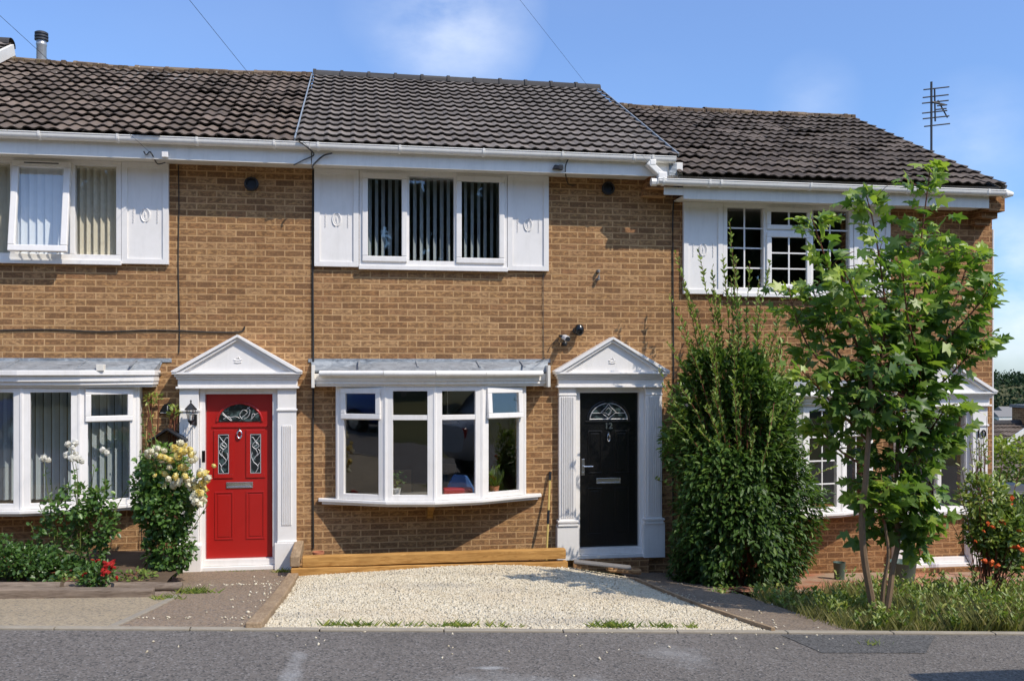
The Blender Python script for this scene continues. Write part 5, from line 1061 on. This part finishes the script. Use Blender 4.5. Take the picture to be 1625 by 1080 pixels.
limbs = [([(1424, 700), (1435, 600), (1450, 480), (1462, 380), (1472, 300), (1477, 262)], (.1, -.15), 66), ([(1380, 640), (1405, 520), (1398, 430), (1385, 350), (1372, 302)], (0, .1), 60),
    ([(1378, 600), (1350, 520), (1320, 440), (1300, 380), (1288, 345)], (0, -.2), 46), ([(1430, 620), (1480, 560), (1515, 480), (1535, 420), (1545, 390)], (.1, .3), 48), ([(1425, 640), (1470, 570), (1520, 520), (1555, 480), (1572, 450)], (.1, -.25), 44),
    ([(1380, 650), (1340, 600), (1290, 560), (1262, 500), (1252, 455)], (0, .3), 30), ([(1378, 700), (1330, 650), (1285, 600), (1255, 575)], (0, -.3), 18), ([(1424, 660), (1430, 560), (1425, 470), (1412, 400)], (.1, .35), 46),
    ([(1426, 690), (1460, 600), (1440, 500), (1432, 420)], (.1, -.4), 44), ([(1424, 740), (1470, 690), (1500, 650), (1520, 640)], (.1, -.2), 26), ([(1424, 760), (1460, 730), (1485, 710), (1500, 700)], (.1, .3), 22),
    ([(1376, 740), (1340, 720), (1310, 690), (1290, 670)], (0, .25), 16), ([(1422, 780), (1455, 800), (1480, 830)], (.1, -.15), 24), ([(1378, 680), (1400, 600), (1370, 500), (1340, 430)], (0, -.45), 44),
    ([(1423, 830), (1450, 850), (1460, 880)], (.1, .2), 18), ([(1404, 830), (1395, 800), (1410, 770)], (-.12, -.25), 26), ([(1425, 640), (1490, 610), (1540, 560), (1560, 540)], (.1, .1), 34),
    ([(1378, 610), (1330, 560), (1300, 500), (1290, 450)], (.1, .45), 34), ([(1430, 560), (1470, 480), (1490, 420), (1480, 380)], (.1, .4), 40)]
for pix, dy, k in limbs:
    p = br(pix, .013, .004, dy, tw); dens = int(k*2.0); fo.shoot(p, dens, .14, .155, .95, -.1, (.36, .5), .25, .55, .25)
    # petioles and side twigs
    for j in range(11):
        q, d = along(p, np.array([rng.uniform(.15, .9)])); a_ = rng.uniform(0, 6.28); e = q[0]+np.array([math.cos(a_)*.22, math.sin(a_)*.2, rng.uniform(.02, .2)]); s2 = path3(q[0], e, (0, 0, .02), 5); tw.tube([tuple(v) for v in s2], .003, 4); fo.shoot(s2, 5, .4, .135, .95, -.05, (.32, .35), .2, .5, .2)
for T0, n0, t0_ in ((trunks[1], 105, .45), (trunks[0], 42, .78)):
    for j in range(n0):
        q, d = along(T0, np.array([rng.uniform(t0_, .99)])); a_ = rng.uniform(0, 6.28); l_ = rng.uniform(.12, .42); e = q[0]+np.array([math.cos(a_)*l_, math.sin(a_)*l_*.9, rng.uniform(-.08, .2)]); s2 = path3(q[0], e, (0, 0, .03), 5); tw.tube([tuple(v) for v in s2], .003, 4); fo.shoot(s2, 6, .45, .145, .95, -.1, (.15, .22), .2, .5, .35)
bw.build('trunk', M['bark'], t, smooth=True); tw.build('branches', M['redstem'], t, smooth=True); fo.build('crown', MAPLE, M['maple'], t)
# --- blooms
def bloom_mesh(name, mat, r, petals, parent, pos, squash=.7, spread=1.0):
    n = petals; R0 = nrm(rng.normal(0, 1, (n, 3))+np.array([0, 0, .35])); up = np.tile([0, 0, 1.], (n, 1)); D = nrm(up-R0*(R0@np.array([0, 0, 1.]))[:, None]+rng.normal(0, .25, (n, 3)))
    q = rng.uniform(.35, 1, n)[:, None]; P = np.array(pos)+R0*r*.62*q-D*r*.35; Nn = nrm(R0+rng.normal(0, .25, (n, 3)))
    return leaves(name, P, D, Nn, r*rng.uniform(.7, 1.0, n), (ROUND[0]*np.array([1.5, 1, -1.4]), ROUND[1]), mat, parent, None, pos)
def rose(lab, px, py, Y, spec, flowers, stems_, seed_col, grp):
    b = at(px, py, Y); b.z = Tf(b.x, Y)+.0; t = thing('rose_bush', lab, 'rose bush', tuple(b), grp); fo = Fol(); st = MB()
    for (x0, y0, x1, y1, k, dy, sz) in stems_:
        p1 = at(x1, y1, Y+dy); p0 = Vector((b.x+(at(x0, y0, Y).x-b.x), Y, at(x0, y0, Y).z)); pts = path3(p0, p1, ((rng.random()-.5)*.1, 0, .04), 9, .012); st.tube([tuple(p) for p in pts], [.008*(1-.6*i/8) for i in range(9)], 5); fo.shoot(pts, k, .12, sz, .95, .1, (.25, .3), .3, .3)
    for (cx_, cy_, rx, rz, ry, n, tb) in spec:
        c = at(cx_, cy_, Y); a = nrm(rng.normal(0, 1, (n, 3))); q = rng.uniform(.3, 1, n)**.5; P = np.array(c)+a*q[:, None]*np.array([rx, ry, rz]); kp = (clumpy(P, 13, 5) > -.22) & (P[:, 1] < -.05); P = P[kp]; a = a[kp]; m_ = len(P)
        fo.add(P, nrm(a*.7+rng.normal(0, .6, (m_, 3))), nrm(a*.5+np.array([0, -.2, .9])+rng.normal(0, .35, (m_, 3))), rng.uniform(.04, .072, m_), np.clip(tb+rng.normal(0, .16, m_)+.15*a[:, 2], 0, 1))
    fo.build('foliage', ROUND, M['rose'], t); st.build('stems', M['greenstem'], t)
    proto = {}
    for (fx, fy, dy, mat, r) in flowers:
        p = at(fx, fy, Y+dy)
        if mat not in proto: proto[mat] = bloom_mesh('flower', M[mat], .05, 60, t, tuple(p)); f = proto[mat]
        else: f = proto[mat].copy(); C.objects.link(f)
        f.location = p-b; f.rotation_euler = (rng.uniform(.3, 1.2), rng.uniform(-.4, .4), rng.uniform(0, 6)); f.scale = (r/.05,)*3
    return t
yf = []
for (fx, fy, w_) in ((240, 716, 'c'), (250, 712, 'c'), (278, 712, 'y'), (290, 708, 'y'), (283, 724, 'y'), (297, 716, 'y'), (303, 722, 'y'), (270, 730, 'y'), (262, 726, 'y'), (262, 752, 'y'), (268, 760, 'c'), (278, 756, 'y'), (284, 765, 'c'), (294, 756, 'y'), (292, 742, 'y'), (300, 768, 'c'), (307, 762, 'c'), (312, 772, 'y'), (318, 748, 'c'), (326, 752, 'y'), (330, 758, 'c'), (322, 766, 'y'), (318, 782, 'y'), (324, 776, 'y'), (310, 795, 'c'), (318, 800, 'c'), (322, 792, 'c'), (304, 730, 'c'), (236, 722, 'c'), (275, 770, 'c'), (309, 785, 'c'), (287, 716, 'y')):
    yf.append((fx, fy, rng.uniform(-.42, -.25), 'p_yellow' if w_ == 'y' else 'p_cream', rng.uniform(.045, .065)))
yf += [(f[0]+rng.normal(0, 9), f[1]+rng.normal(0, 8), f[2]+rng.uniform(-.02, .12), f[3] if rng.random() < .6 else 'p_cream', f[4]*rng.uniform(.5, 1)) for f in list(yf)]
rose('rose bush with a mass of yellow and cream flowers beside the red door', 262, 918, -1.0, [(262, 800, .32, .38, .32, 2600, .45), (255, 740, .28, .24, .26, 1100, .6), (270, 870, .27, .28, .26, 1300, .35), (290, 780, .24, .24, .3, 600, .35), (228, 780, .14, .3, .2, 260, .5)], yf,
     [(262, 915, 240, 690, 26, .1, .06), (266, 915, 295, 740, 22, -.2, .06), (258, 915, 225, 660, 24, .1, .055), (268, 915, 310, 800, 20, -.2, .06), (255, 915, 215, 760, 26, 0, .06), (270, 918, 330, 800, 16, -.2, .055), (260, 915, 270, 725, 22, -.3, .06), (262, 900, 235, 640, 16, .5, .05)], 0, 'rose bushes in the front bed')
rose('tall thin rose with a few white flowers in front of the left bay window', 140, 920, -1.15, [(150, 830, .26, .26, .2, 620, .35), (118, 800, .30, .22, .2, 420, .45), (85, 860, .2, .28, .2, 330, .3), (165, 790, .18, .16, .15, 260, .45), (140, 880, .2, .2, .2, 260, .2)],
     [(70, 727, -.1, 'p_white', .05), (76, 730, -.05, 'p_white', .04), (108, 705, -.1, 'p_white', .045), (118, 703, -.1, 'p_white', .05), (115, 711, -.15, 'p_white', .04), (105, 722, -.1, 'p_white', .05), (114, 727, -.15, 'p_white', .052), (124, 728, -.1, 'p_white', .05), (129, 732, -.1, 'p_white', .04), (120, 720, -.05, 'p_white', .04), (163, 714, -.1, 'p_white', .045), (169, 718, -.1, 'p_white', .045)],
     [(100, 915, 70, 733, 22, -.1, .05), (120, 915, 113, 712, 24, -.1, .055), (128, 915, 120, 735, 22, -.12, .055), (150, 915, 166, 722, 24, -.1, .055), (95, 915, 62, 800, 22, 0, .06), (145, 915, 185, 800, 24, 0, .06), (140, 915, 150, 740, 20, .1, .055), (90, 915, 48, 830, 20, 0, .06), (100, 915, 80, 760, 18, .1, .055), (155, 915, 205, 770, 18, .1, .05)], 0, 'rose bushes in the front bed')
def lowshrub(name, lab, cat, boxes, Y, mat, tm, sz, flowers=None, fm=None, stems_=None, dens=1.0, grp=None, basepx=None):
    bpx = basepx or (boxes[0][0], boxes[0][1]); b = at(*bpx, Y); b.z = Tf(b.x, Y); t = thing(name, lab, cat, tuple(b), grp); fo = Fol(); st = MB()
    for (cx_, cy_, rx, rz, ry, n, tb) in boxes:
        c = at(cx_, cy_, Y); a = nrm(rng.normal(0, 1, (n, 3))); q = rng.uniform(.15, 1, n)**.5; P = np.array(c)+a*q[:, None]*np.array([rx, ry, rz]); P[:, 2] = np.maximum(P[:, 2], b.z+.01+rng.uniform(0, .1, n)); kp = (clumpy(P, 12, 9) > -.3) & (P[:, 1] < -.04); P = P[kp]; a = a[kp]; m_ = len(P)
        fo.add(P, nrm(a*.6+rng.normal(0, .6, (m_, 3))+np.array([0, 0, .3])), nrm(a*.5+np.array([0, -.2, .9])+rng.normal(0, .35, (m_, 3))), sz*rng.uniform(.7, 1.25, m_), np.clip(tb+rng.normal(0, .18, m_), 0, 1))
        for j in range(8):
            e = np.array(c)+nrm(rng.normal(0, 1, (1, 3)))[0]*np.array([rx, ry, rz])*.7; st.tube([tuple(v) for v in path3((b.x+rng.normal(0, .06), Y+rng.normal(0, .05), b.z), e, (0, 0, .05), 6, .01)], .005, 4)
    for (x0, y0, x1, y1, k, dy) in stems_ or []:
        pts = path3(at(x0, y0, Y), at(x1, y1, Y+dy), (0, 0, .03), 8, .015); st.tube([tuple(v) for v in pts], [.007-.0006*i for i in range(8)], 4); fo.shoot(pts, k, .25, sz*1.1, .9, .2, (.45, .3), .3, .2)
    fo.build('foliage', tm, M[mat], t); st.build('stems', M['redstem'], t)
    pr = None
    for (fx, fy, dy, r) in flowers or []:
        p = at(fx, fy, Y+dy)
        if pr is None: pr = bloom_mesh('flower', M[fm], .05, 22, t, tuple(p)); f = pr
        else: f = pr.copy(); C.objects.link(f)
        f.location = p-b; f.rotation_euler = (rng.uniform(0, 1.2), rng.uniform(-.6, .6), rng.uniform(0, 6)); f.scale = (r/.05*1.5, r/.05, r/.05*.7)
    return t
lowshrub('low_shrub', 'low dark shrub at the far left of the flower bed', 'shrub', [(35, 890, .36, .17, .3, 1300, .25), (85, 905, .26, .12, .25, 500, .25), (5, 880, .3, .2, .3, 600, .3)], -1.4, 'rose', ROUND, .05)
lowshrub('flowering_plant', 'small bushy plant with red star flowers at the edge of the flower bed', 'flowering plant', [(157, 912, .19, .12, .16, 700, .35), (157, 925, .08, .08, .1, 100, .4)], -2.0, 'rose', OVAL, .055, [(165, 893, -.1, .045), (172, 896, -.12, .05), (178, 892, -.08, .04), (163, 904, -.15, .035), (168, 908, -.15, .04), (133, 911, -.12, .025), (185, 916, -.1, .03), (156, 889, 0, .03), (180, 900, -.1, .03), (147, 888, 0, .02)], 'p_red')
lowshrub('bedding_plants', 'small leafy plants between the shrubs in the flower bed', 'plant', [(215, 915, .22, .07, .2, 260, .5), (115, 918, .2, .05, .2, 160, .55)], -1.55, 'shrub', ROUND, .04)
lowshrub('climber', 'sprig of light green climber on the brick by the number plaque', 'plant', [(276, 655, .06, .10, .05, 60, .75)], -.10, 'shrub', OVAL, .06, basepx=(272, 690))
lowshrub('climber', 'sprig of light green climber on the corner of the left bay frame', 'plant', [(243, 632, .11, .05, .05, 60, .75)], -.10, 'shrub', OVAL, .055, basepx=(236, 690), stems_=[(236, 780, 240, 640, 14, 0), (228, 790, 236, 660, 14, 0)])
lowshrub('flowering_shrub', 'straggly shrub with orange flower clusters at the right edge', 'shrub', [(1585, 840, .32, .26, .30, 1500, .5), (1560, 790, .26, .26, .2, 700, .6), (1625, 830, .26, .3, .25, 700, .4), (1600, 890, .26, .12, .22, 400, .3), (1560, 850, .2, .14, .2, 300, .4)], -2.9, 'shrub', OVAL, .075,
         [(1612, 868, -.25, .055), (1622, 872, -.25, .05), (1604, 866, -.22, .04), (1562, 890, -.25, .05), (1574, 893, -.25, .05), (1583, 897, -.25, .035), (1568, 830, -.2, .03), (1576, 836, -.2, .03), (1590, 828, -.2, .04), (1606, 790, -.1, .035), (1604, 800, -.1, .03), (1616, 842, -.2, .03), (1561, 842, -.2, .02), (1622, 900, -.2, .03), (1548, 858, -.2, .02)], 'p_orange',
         [(1568, 945, 1538, 700, 34, .1), (1572, 945, 1560, 690, 34, .2), (1575, 945, 1545, 720, 30, -.1), (1570, 945, 1525, 740, 30, 0), (1580, 945, 1590, 700, 30, .1), (1565, 945, 1520, 770, 18, -.1), (1578, 945, 1600, 740, 18, 0), (1585, 945, 1622, 720, 18, .1), (1560, 945, 1530, 820, 16, 0), (1570, 945, 1580, 760, 20, .2), (1560, 940, 1510, 830, 14, .1), (1572, 948, 1545, 760, 18, .1)], basepx=(1572, 945))
lowshrub('climber', 'straggly climber up the brick corner behind the orange flowered shrub', 'plant', [(1555, 720, .1, .25, .06, 60, .6)], -.5, 'shrub', OVAL, .06, basepx=(1556, 880), stems_=[(1556, 880, 1552, 690, 14, 0), (1560, 880, 1566, 660, 12, 0)])
# --- ground cover and tufts
def groundcover():
    n = 15000; x = rng.uniform(3.85, 9.2, n); y = KY+.1+rng.beta(1.1, 1.3, n)*3.0; xl = 3.80+.30*(y-KY)/1.8+rng.normal(0, .05, n); kp = (x > xl) & ~((y > -1.9) & (x > 4.6) & (rng.random(n) < .9)); x, y = x[kp], y[kp]; n = len(x)
    zc = T(x, y); dn = clumpy(np.stack([x, y, x*0], 1), 3.5, 12); h = np.clip(.075+.05*dn+.05*(x > 5.0)+rng.exponential(.02, n), .03, .3); a = rng.uniform(0, 6.28, n); D = np.stack([np.cos(a)*.55, np.sin(a)*.55, np.ones(n)], 1)
    g1 = leaves('ground_cover', np.stack([x, y, zc], 1), D, np.stack([np.sin(a), -np.cos(a), a*0+.1], 1), h*1.3, (BLADE[0]*np.array([1.6, 1, 2]), BLADE[1]), M['grass'], None, np.clip(rng.normal(.5, .25, n), 0, 1)); tag(g1, 'rough yellowing grass between the forecourt of the right house and the road', 'grass', kind='stuff')
    fo = Fol(); k = 420; sx = rng.uniform(4.0, 9.0, k); sy = rng.uniform(KY+.1, -2.2, k)
    for i in range(k):
        h = (.14+.12*(sx[i] > 5.0))*rng.uniform(.6, 1.5); p0 = np.array([sx[i], sy[i], Tf(sx[i], sy[i])]); pts = path3(p0, p0+np.array([rng.normal(0, .06), rng.normal(0, .06), h]), (0, 0, 0), 5, .005); fo.shoot(pts, 20, .15, .06, .85, .3, (.25+.3*rng.random(), .3), .2)
    g2 = fo.build('leafy_weeds', OVAL, M['shrub'], None); tag(g2, 'leafy weeds and low plants growing through the rough grass at the kerb', 'weeds', kind='stuff')
groundcover()
def tuft(px, lab, w_, n, y=KY+.12, yspread=.05, hgt=.05, loc=None, grp='grass tufts along the edge of the gravel'):
    X0 = at(px, 1000, y).x if loc is None else loc[0]; y = y if loc is None else loc[1]; x = X0+rng.normal(0, w_, n); yy = y+np.abs(rng.normal(0, yspread, n)); a = rng.uniform(0, 6.28, n); D = np.stack([np.cos(a)*.9, np.sin(a)*.9, rng.uniform(.3, 1, n)], 1)
    o = leaves('grass_tuft', np.stack([x, yy, T(x, yy)+.01], 1), D, np.stack([np.sin(a), -np.cos(a), a*0+.4], 1), hgt*rng.uniform(.6, 1.7, n), (BLADE[0]*np.array([2.4, 1, 2]), BLADE[1]), M['shrub'], None); return tag(o, lab, 'grass', grp)
tuft(535, 'wide grass tuft at the left end of the gravel edge by the road', .07, 90); tuft(578, 'thick grass tuft second from the left along the gravel edge', .05, 90); tuft(640, 'sparse grass sprigs third from the left along the gravel edge', .07, 40); tuft(735, 'grass tuft at the road edge in line with the middle bay', .06, 110); tuft(700, 'thin grass tuft left of the one in line with the middle bay', .06, 24); tuft(790, 'faint grass sprigs at the middle of the gravel edge', .1, 36); tuft(975, 'largest grass tuft along the gravel edge in line with the black door', .09, 170, hgt=.06); tuft(1050, 'grass tuft right of the largest one along the gravel edge', .08, 60); tuft(1098, 'small grass tuft at the right end of the gravel edge', .04, 30)
tuft(0, 'weeds in the joint between pavement and garden path', .06, 70, loc=(-1.78, -2.65), grp=None, yspread=.12); tuft(0, 'leafy weeds at the end of the round logs', .09, 170, loc=(-1.62, -2.15), grp=None, yspread=.12, hgt=.06); tuft(0, 'weeds by the foot of the right pilaster of the red door', .05, 60, loc=(-.92, -.35), grp=None)
tuft(0, 'small weed in the back left corner of the gravel', .025, 24, loc=(-.28, -1.35), grp=None, yspread=.03); tuft(0, 'moss and sprigs under the red door step', .12, 60, loc=(-1.4, -.18), grp=None, yspread=.03, hgt=.025)
o = tuft(0, 'small bright weed growing in the dark road patch', .04, 30, loc=(3.85, -5.05), grp=None, yspread=.03, hgt=.035)
lowshrub('weed', 'weeds at the foot of the big bush beside the dark path', 'weeds', [(1225, 940, .28, .03, .12, 120, .6), (1150, 938, .2, .03, .12, 60, .6)], -1.7, 'shrub', ROUND, .045)
# --- side of the end house: hedge, bins, fence
def hedge(name, lab, x, y, z0, rx, ry, rz, n, mat, sz, tb):
    t = thing(name, lab, 'hedge', (x, y, z0)); a = nrm(rng.normal(0, 1, (n, 3))); q = rng.uniform(.4, 1, n)**.4; P = np.array([x, y, z0+rz])+a*q[:, None]*np.array([rx, ry, rz]); kp = clumpy(P, 6, 21) > -.3; P = P[kp]; a = a[kp]; m_ = len(P)
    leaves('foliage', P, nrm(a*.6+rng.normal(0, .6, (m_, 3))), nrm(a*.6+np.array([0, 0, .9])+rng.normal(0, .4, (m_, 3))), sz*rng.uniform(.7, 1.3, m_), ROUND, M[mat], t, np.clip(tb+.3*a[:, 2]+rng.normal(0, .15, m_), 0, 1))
    st = MB(); [st.tube([(x+rng.normal(0, rx*.2), y+rng.normal(0, ry*.2), z0-.3), (x+rng.normal(0, rx*.4), y+rng.normal(0, ry*.3), z0+rz)], [.03, .01], 5) for _ in range(6)]; st.build('stems', M['bark'], t); return t
c = at(1612, 735, 3.5); hedge('garden_hedge', 'bright yellow green hedge beyond the end of the right house', c.x, 3.5, c.z-.95, .75, 1.0, .72, 5200, 'hedge', .075, .55)
c = at(1600, 760, 7.0); hedge('garden_hedge', 'dark hedge behind the bright one beyond the end house', c.x+.6, 7.0, c.z-1.75, 1.8, .8, 1.0, 5000, 'laurel', .08, .3)
def bin_(x, y, z, lab):
    t = thing('water_butt', lab, 'bin', (x, y, z)); m = MB()
    def fr(a, b, h0, h1): m.add([(x-a, y-a, z+h0), (x+a, y-a, z+h0), (x+a, y+a, z+h0), (x-a, y+a, z+h0), (x-b, y-b, z+h1), (x+b, y-b, z+h1), (x+b, y+b, z+h1), (x-b, y+b, z+h1)], [(0, 3, 2, 1), (4, 5, 6, 7), (0, 1, 5, 4), (1, 2, 6, 5), (2, 3, 7, 6), (3, 0, 4, 7)])
    fr(.22, .27, 0, .80); m.build('body', M['black'], t, bevel=.02); m = MB(); fr(.30, .28, .801, .84); fr(.28, .17, .84, .93); m.build('lid', M['black'], t, bevel=.015)
    for s_ in (-1, 1): MB().lathe([(.09, -.02), (.09, .02)], (x+s_*.2, y+.22, z+.09), 12, 'x').build('wheel', M['tyre'], t)
c = at(1598, 800, 1.0); bin_(c.x+.05, 1.0, c.z-.62, 'black lidded bin standing beside the end of the right house')
t = thing('garden_fence', 'dark boarded fence behind the bin beyond the end house', 'fence', (11.5, 5.4, Tf(11.5, 5.4))); m = MB(); c = at(1600, 760, 5.4)
for i in range(18): m.box(c.x-.6+i*.15, c.x-.6+i*.15+.145, 5.38+.01*(i % 2), 5.41+.01*(i % 2), c.z-1.5, c.z+.02)
m.build('boards', M['old_timber'], t)
for q in (0, 1.35, 2.6): MB().box(c.x-.62+q, c.x-.52+q, 5.43, 5.53, c.z-1.5, c.z+.1).build('post', M['old_timber'], t)
# bungalow roof and chimney down the hill
b = at(1600, 690, 17.0)
t = thing('bungalow', 'low house down the slope at the right edge with a brick chimney and tiled roof', 'house', (b.x+4, 18, b.z-3)); rz = at(1600, 674, 17.0).z
m = MB(); m.box(b.x-4.5, b.x+8, 14.6, 21, rz-4.5, rz-1.75); m.build('wall', M['brick'], t)
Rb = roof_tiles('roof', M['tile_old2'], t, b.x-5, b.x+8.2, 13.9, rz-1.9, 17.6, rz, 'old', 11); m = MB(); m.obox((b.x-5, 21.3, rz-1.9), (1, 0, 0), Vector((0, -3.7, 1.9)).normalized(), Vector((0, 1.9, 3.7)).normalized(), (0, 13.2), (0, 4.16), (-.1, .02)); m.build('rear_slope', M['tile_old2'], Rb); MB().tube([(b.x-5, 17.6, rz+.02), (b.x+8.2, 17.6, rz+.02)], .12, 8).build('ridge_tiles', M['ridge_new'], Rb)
a = at(1606, 676, 18); e = at(1646, 640, 18); m = MB(); m.box(a.x, e.x, 17.2, 18.0, rz-.6, e.z-.12); ch = m.build('chimney', M['brick10'], Rb); m = MB(); m.box(a.x-.06, e.x+.06, 17.14, 18.06, e.z-.12, e.z-.02); m.build('chimney_cap', M['slate'], ch); MB().lathe([(.14, 0), (.12, .3), (.14, .31), (.14, .35), (0, .35)], ((a.x+e.x)/2-.12, 17.6, e.z-.02), 12).build('chimney_pot', M['terracotta'], ch, smooth=True)
m = MB(); p0, p1 = at(1598, 703, 13.6), at(1650, 668, 13.6); d = (p1-p0); m.obox(p0, d.normalized(), (0, 1, 0), Vector((-d.z, 0, d.x)).normalized(), (0, d.length), (0, .06), (-.07, .07)); m.build('bargeboard', M['old_white'], t)
# trees in the valley and on the far hill
def crown_cloud(name, lab, cells, mat, kindstuff=True, grp=None, tb=.4):
    P = []; D = []; S = []; Tt = []
    for (x, y, z, r, h, n) in cells:
        a = nrm(rng.normal(0, 1, (n, 3))); P.append(np.array([x, y, z+h*.55])+a*np.array([r, r, h*.5])*rng.uniform(.6, 1.05, (n, 1))*(1+.18*np.sin(a[:, :1]*5+x)*np.cos(a[:, 2:]*6+y))); D.append(a+rng.normal(0, .5, (n, 3))); S.append(np.full(n, r*.34)*rng.uniform(.6, 1.3, n)); Tt.append(np.clip(tb+rng.normal(0, .2, n)+.2*rng.normal(), 0, 1))
    P = np.concatenate(P); D = nrm(np.concatenate(D)); o = leaves(name, P, D, nrm(rng.normal(0, 1, D.shape)), np.concatenate(S), ROUND, M[mat], None, np.concatenate(Tt)); return tag(o, lab, 'trees', grp, 'stuff' if kindstuff else None)
def ray(px, dist): 
    u = (px-812.5)/1475; return (math.sin(th)+u*math.cos(th))*dist, (math.cos(th)-u*math.sin(th))*dist-11.56
cells = []
for i in range(520):
    d_ = rng.uniform(440, 860); px = rng.uniform(1480, 2300); x, y = ray(px, d_)
    if rng.random() < .35 and d_ < 640: continue
    r = rng.uniform(4.5, 8.5); cells.append((x, y, Tf(x, y)-1, r, rng.uniform(8, 13), 70))
for i in range(110):
    px = 1480+i*7.5+rng.uniform(-3, 3); x, y = ray(px, rng.uniform(835, 870)); cells.append((x, y, Tf(x, y)-2, rng.uniform(5, 8), rng.uniform(9, 15), 80))
crown_cloud('hillside_woodland', 'dark wooded hillside on the horizon at the right edge', cells, 'far')
cells = []
for i in range(46):
    px = rng.uniform(1560, 1900); x, y = ray(px, rng.uniform(60, 210)); r = rng.uniform(2, 4); zt_ = at(1600, rng.uniform(664, 700), y).z
    cells.append((x, y, min(zt_-5.5, 0)-1.5, r, 7, 130))
crown_cloud('valley_trees', 'mid green trees in the valley behind the chimney', cells, 'hedge', tb=.15)
for i, (px, py, dist, lab) in enumerate(((1590, 655, 330, 'tiny pale house in the valley between the end house and the chimney'), (1597, 648, 380, 'tiny white house in the valley left of the chimney top'), (1660, 652, 360, 'tiny house in the valley right of the chimney'))):
    x, y = ray(px, dist); z = 2.25+(589-py)*dist/1475; t = thing('distant_house', lab, 'house', (x, y, z-5)); MB().box(x-3.4, x+3.4, y-3, y+3, z-9, z-1.2).build('wall', M['upvc' if i == 1 else 'old_white'], t); m = MB(); m.add([(x-3.7, y-3.3, z-1.2), (x+3.7, y-3.3, z-1.2), (x+3.7, y+3.3, z-1.2), (x-3.7, y+3.3, z-1.2), (x-3.7, y, z+.9), (x+3.7, y, z+.9)], [(0, 1, 5, 4), (2, 3, 4, 5), (0, 4, 3), (1, 2, 5), (0, 3, 2, 1)]); m.build('roof', M['slate'], t)
# ---------------------------------------------------------------- across the road: what the windows mirror
cells = []
t_pos = [(-24, -33), (-17, -30), (-11, -34), (-4, -31), (2, -34), (8, -31), (14, -34), (20, -31), (27, -33), (-32, -31), (34, -32)]
for i, (x, y) in enumerate(t_pos):
    t = thing('garden_tree', ['leftmost', 'second', 'third', 'fourth', 'fifth', 'sixth', 'seventh', 'eighth', 'ninth', 'far left', 'far right'][i]+' tree of the row across the road', 'tree', (x, y, Tf(x, y)), 'trees across the road'); z0 = Tf(x, y); MB().tube([(x, y, z0-.2), (x+.1, y, z0+5)], [.28, .14], 8).build('trunk', M['bark'], t, smooth=True)
    n = 1500; a = nrm(rng.normal(0, 1, (n, 3))); P = np.array([x, y, z0+6.2])+a*np.array([3.9, 3.2, 4.6])*rng.uniform(.5, 1, (n, 1))*(1+.2*np.sin(a[:, :1]*6+i)); leaves('crown', P, nrm(a+rng.normal(0, .6, (n, 3))), nrm(rng.normal(0, 1, (n, 3))), rng.uniform(.7, 1.3, n), ROUND, M['far'], t)
def car(x, y, rz, paint, lab):
    z = Tf(x, y); t = thing('parked_car', lab, 'car', (x, y, z)); W[t.name] = Vector((0, 0, 0))
    sec = [(-2.1, .62, .86, .45), (-1.95, .72, .98, .32), (-1.2, .80, 1.02, .22), (-.4, .84, 1.05, .2), (.6, .85, 1.03, .2), (1.5, .82, .92, .22), (2.0, .72, .80, .3), (2.12, .55, .62, .42)]
    def shell(sec, seg, top):
        V = []; F = []
        for (px_, hw, zt_, zb__) in sec:
            for k in range(seg): a = 2*math.pi*k/seg; ca, sa = math.cos(a), math.sin(a); V.append((px_, hw*math.copysign(abs(ca)**.45, ca), (zt_+zb__)/2+(zt_-zb__)/2*math.copysign(abs(sa)**.6, sa)))
        for i in range(len(sec)-1):
            for k in range(seg): F.append((i*seg+k, i*seg+(k+1) % seg, (i+1)*seg+(k+1) % seg, (i+1)*seg+k))
        F += [tuple(range(seg)), tuple(len(V)-seg+k for k in range(seg))]; return V, F
    m = MB(); m.add(*shell(sec, 20, 0)); m.build('body', paint, t, smooth=True)
    m = MB(); m.add(*shell([(-1.75, .55, 1.05, .9), (-1.3, .66, 1.42, .9), (-.4, .68, 1.50, .9), (.3, .66, 1.46, .9), (1.0, .60, 1.05, .9)], 20, 0)); m.build('cabin_glass', M['black_gloss'], t, smooth=True)
    m = MB(); m.add(*shell([(-1.35, .60, 1.46, 1.38), (-.4, .64, 1.53, 1.38), (.28, .60, 1.49, 1.38)], 20, 0)); m.build('roof_panel', paint, t, smooth=True)
    for wx_ in (-1.3, 1.32):
        for s_ in (-1, 1):
            wl = MB().lathe([(.20, -.11), (.31, -.11), (.32, -.08), (.32, .08), (.31, .11), (.20, .11)], (wx_, s_*.76, .32), 20, 'y').build('wheel', M['tyre'], t); MB().lathe([(.2, -.115), (.05, -.125), (0, -.125)] if s_ < 0 else [(.2, .115), (.05, .125), (0, .125)], (wx_, s_*.76, .32), 12, 'y').build('rim', M['chrome'], wl)
    for s_ in (-1, 1): MB().box(2.0, 2.09, s_*.5-.14, s_*.5+.14, .62, .74).build('headlight', M['upvc'], t, bevel=.02); MB().box(-2.09, -2.0, s_*.55-.1, s_*.55+.1, .68, .84).build('tail_light', M['red'], t, bevel=.02); MB().box(.45, .6, s_*.9-.08, s_*.9+.08, .98, 1.1).build('wing_mirror', paint, t, bevel=.03)
    t.rotation_euler = (0, 0, rz); return t
car(-7.6, -8.2, 0.03, M['blue_paint'], 'blue car parked on the road left of the view, mirrored in the bay windows')
cr_ = car(6.12, -7.42, -.02, M['grey_paint'], 'tall silver car added out of view to cast the road shadow at right'); cr_.scale = (1, 1, 1.3)  # unseen car added for its shadow, stretched in height to reach the road corner
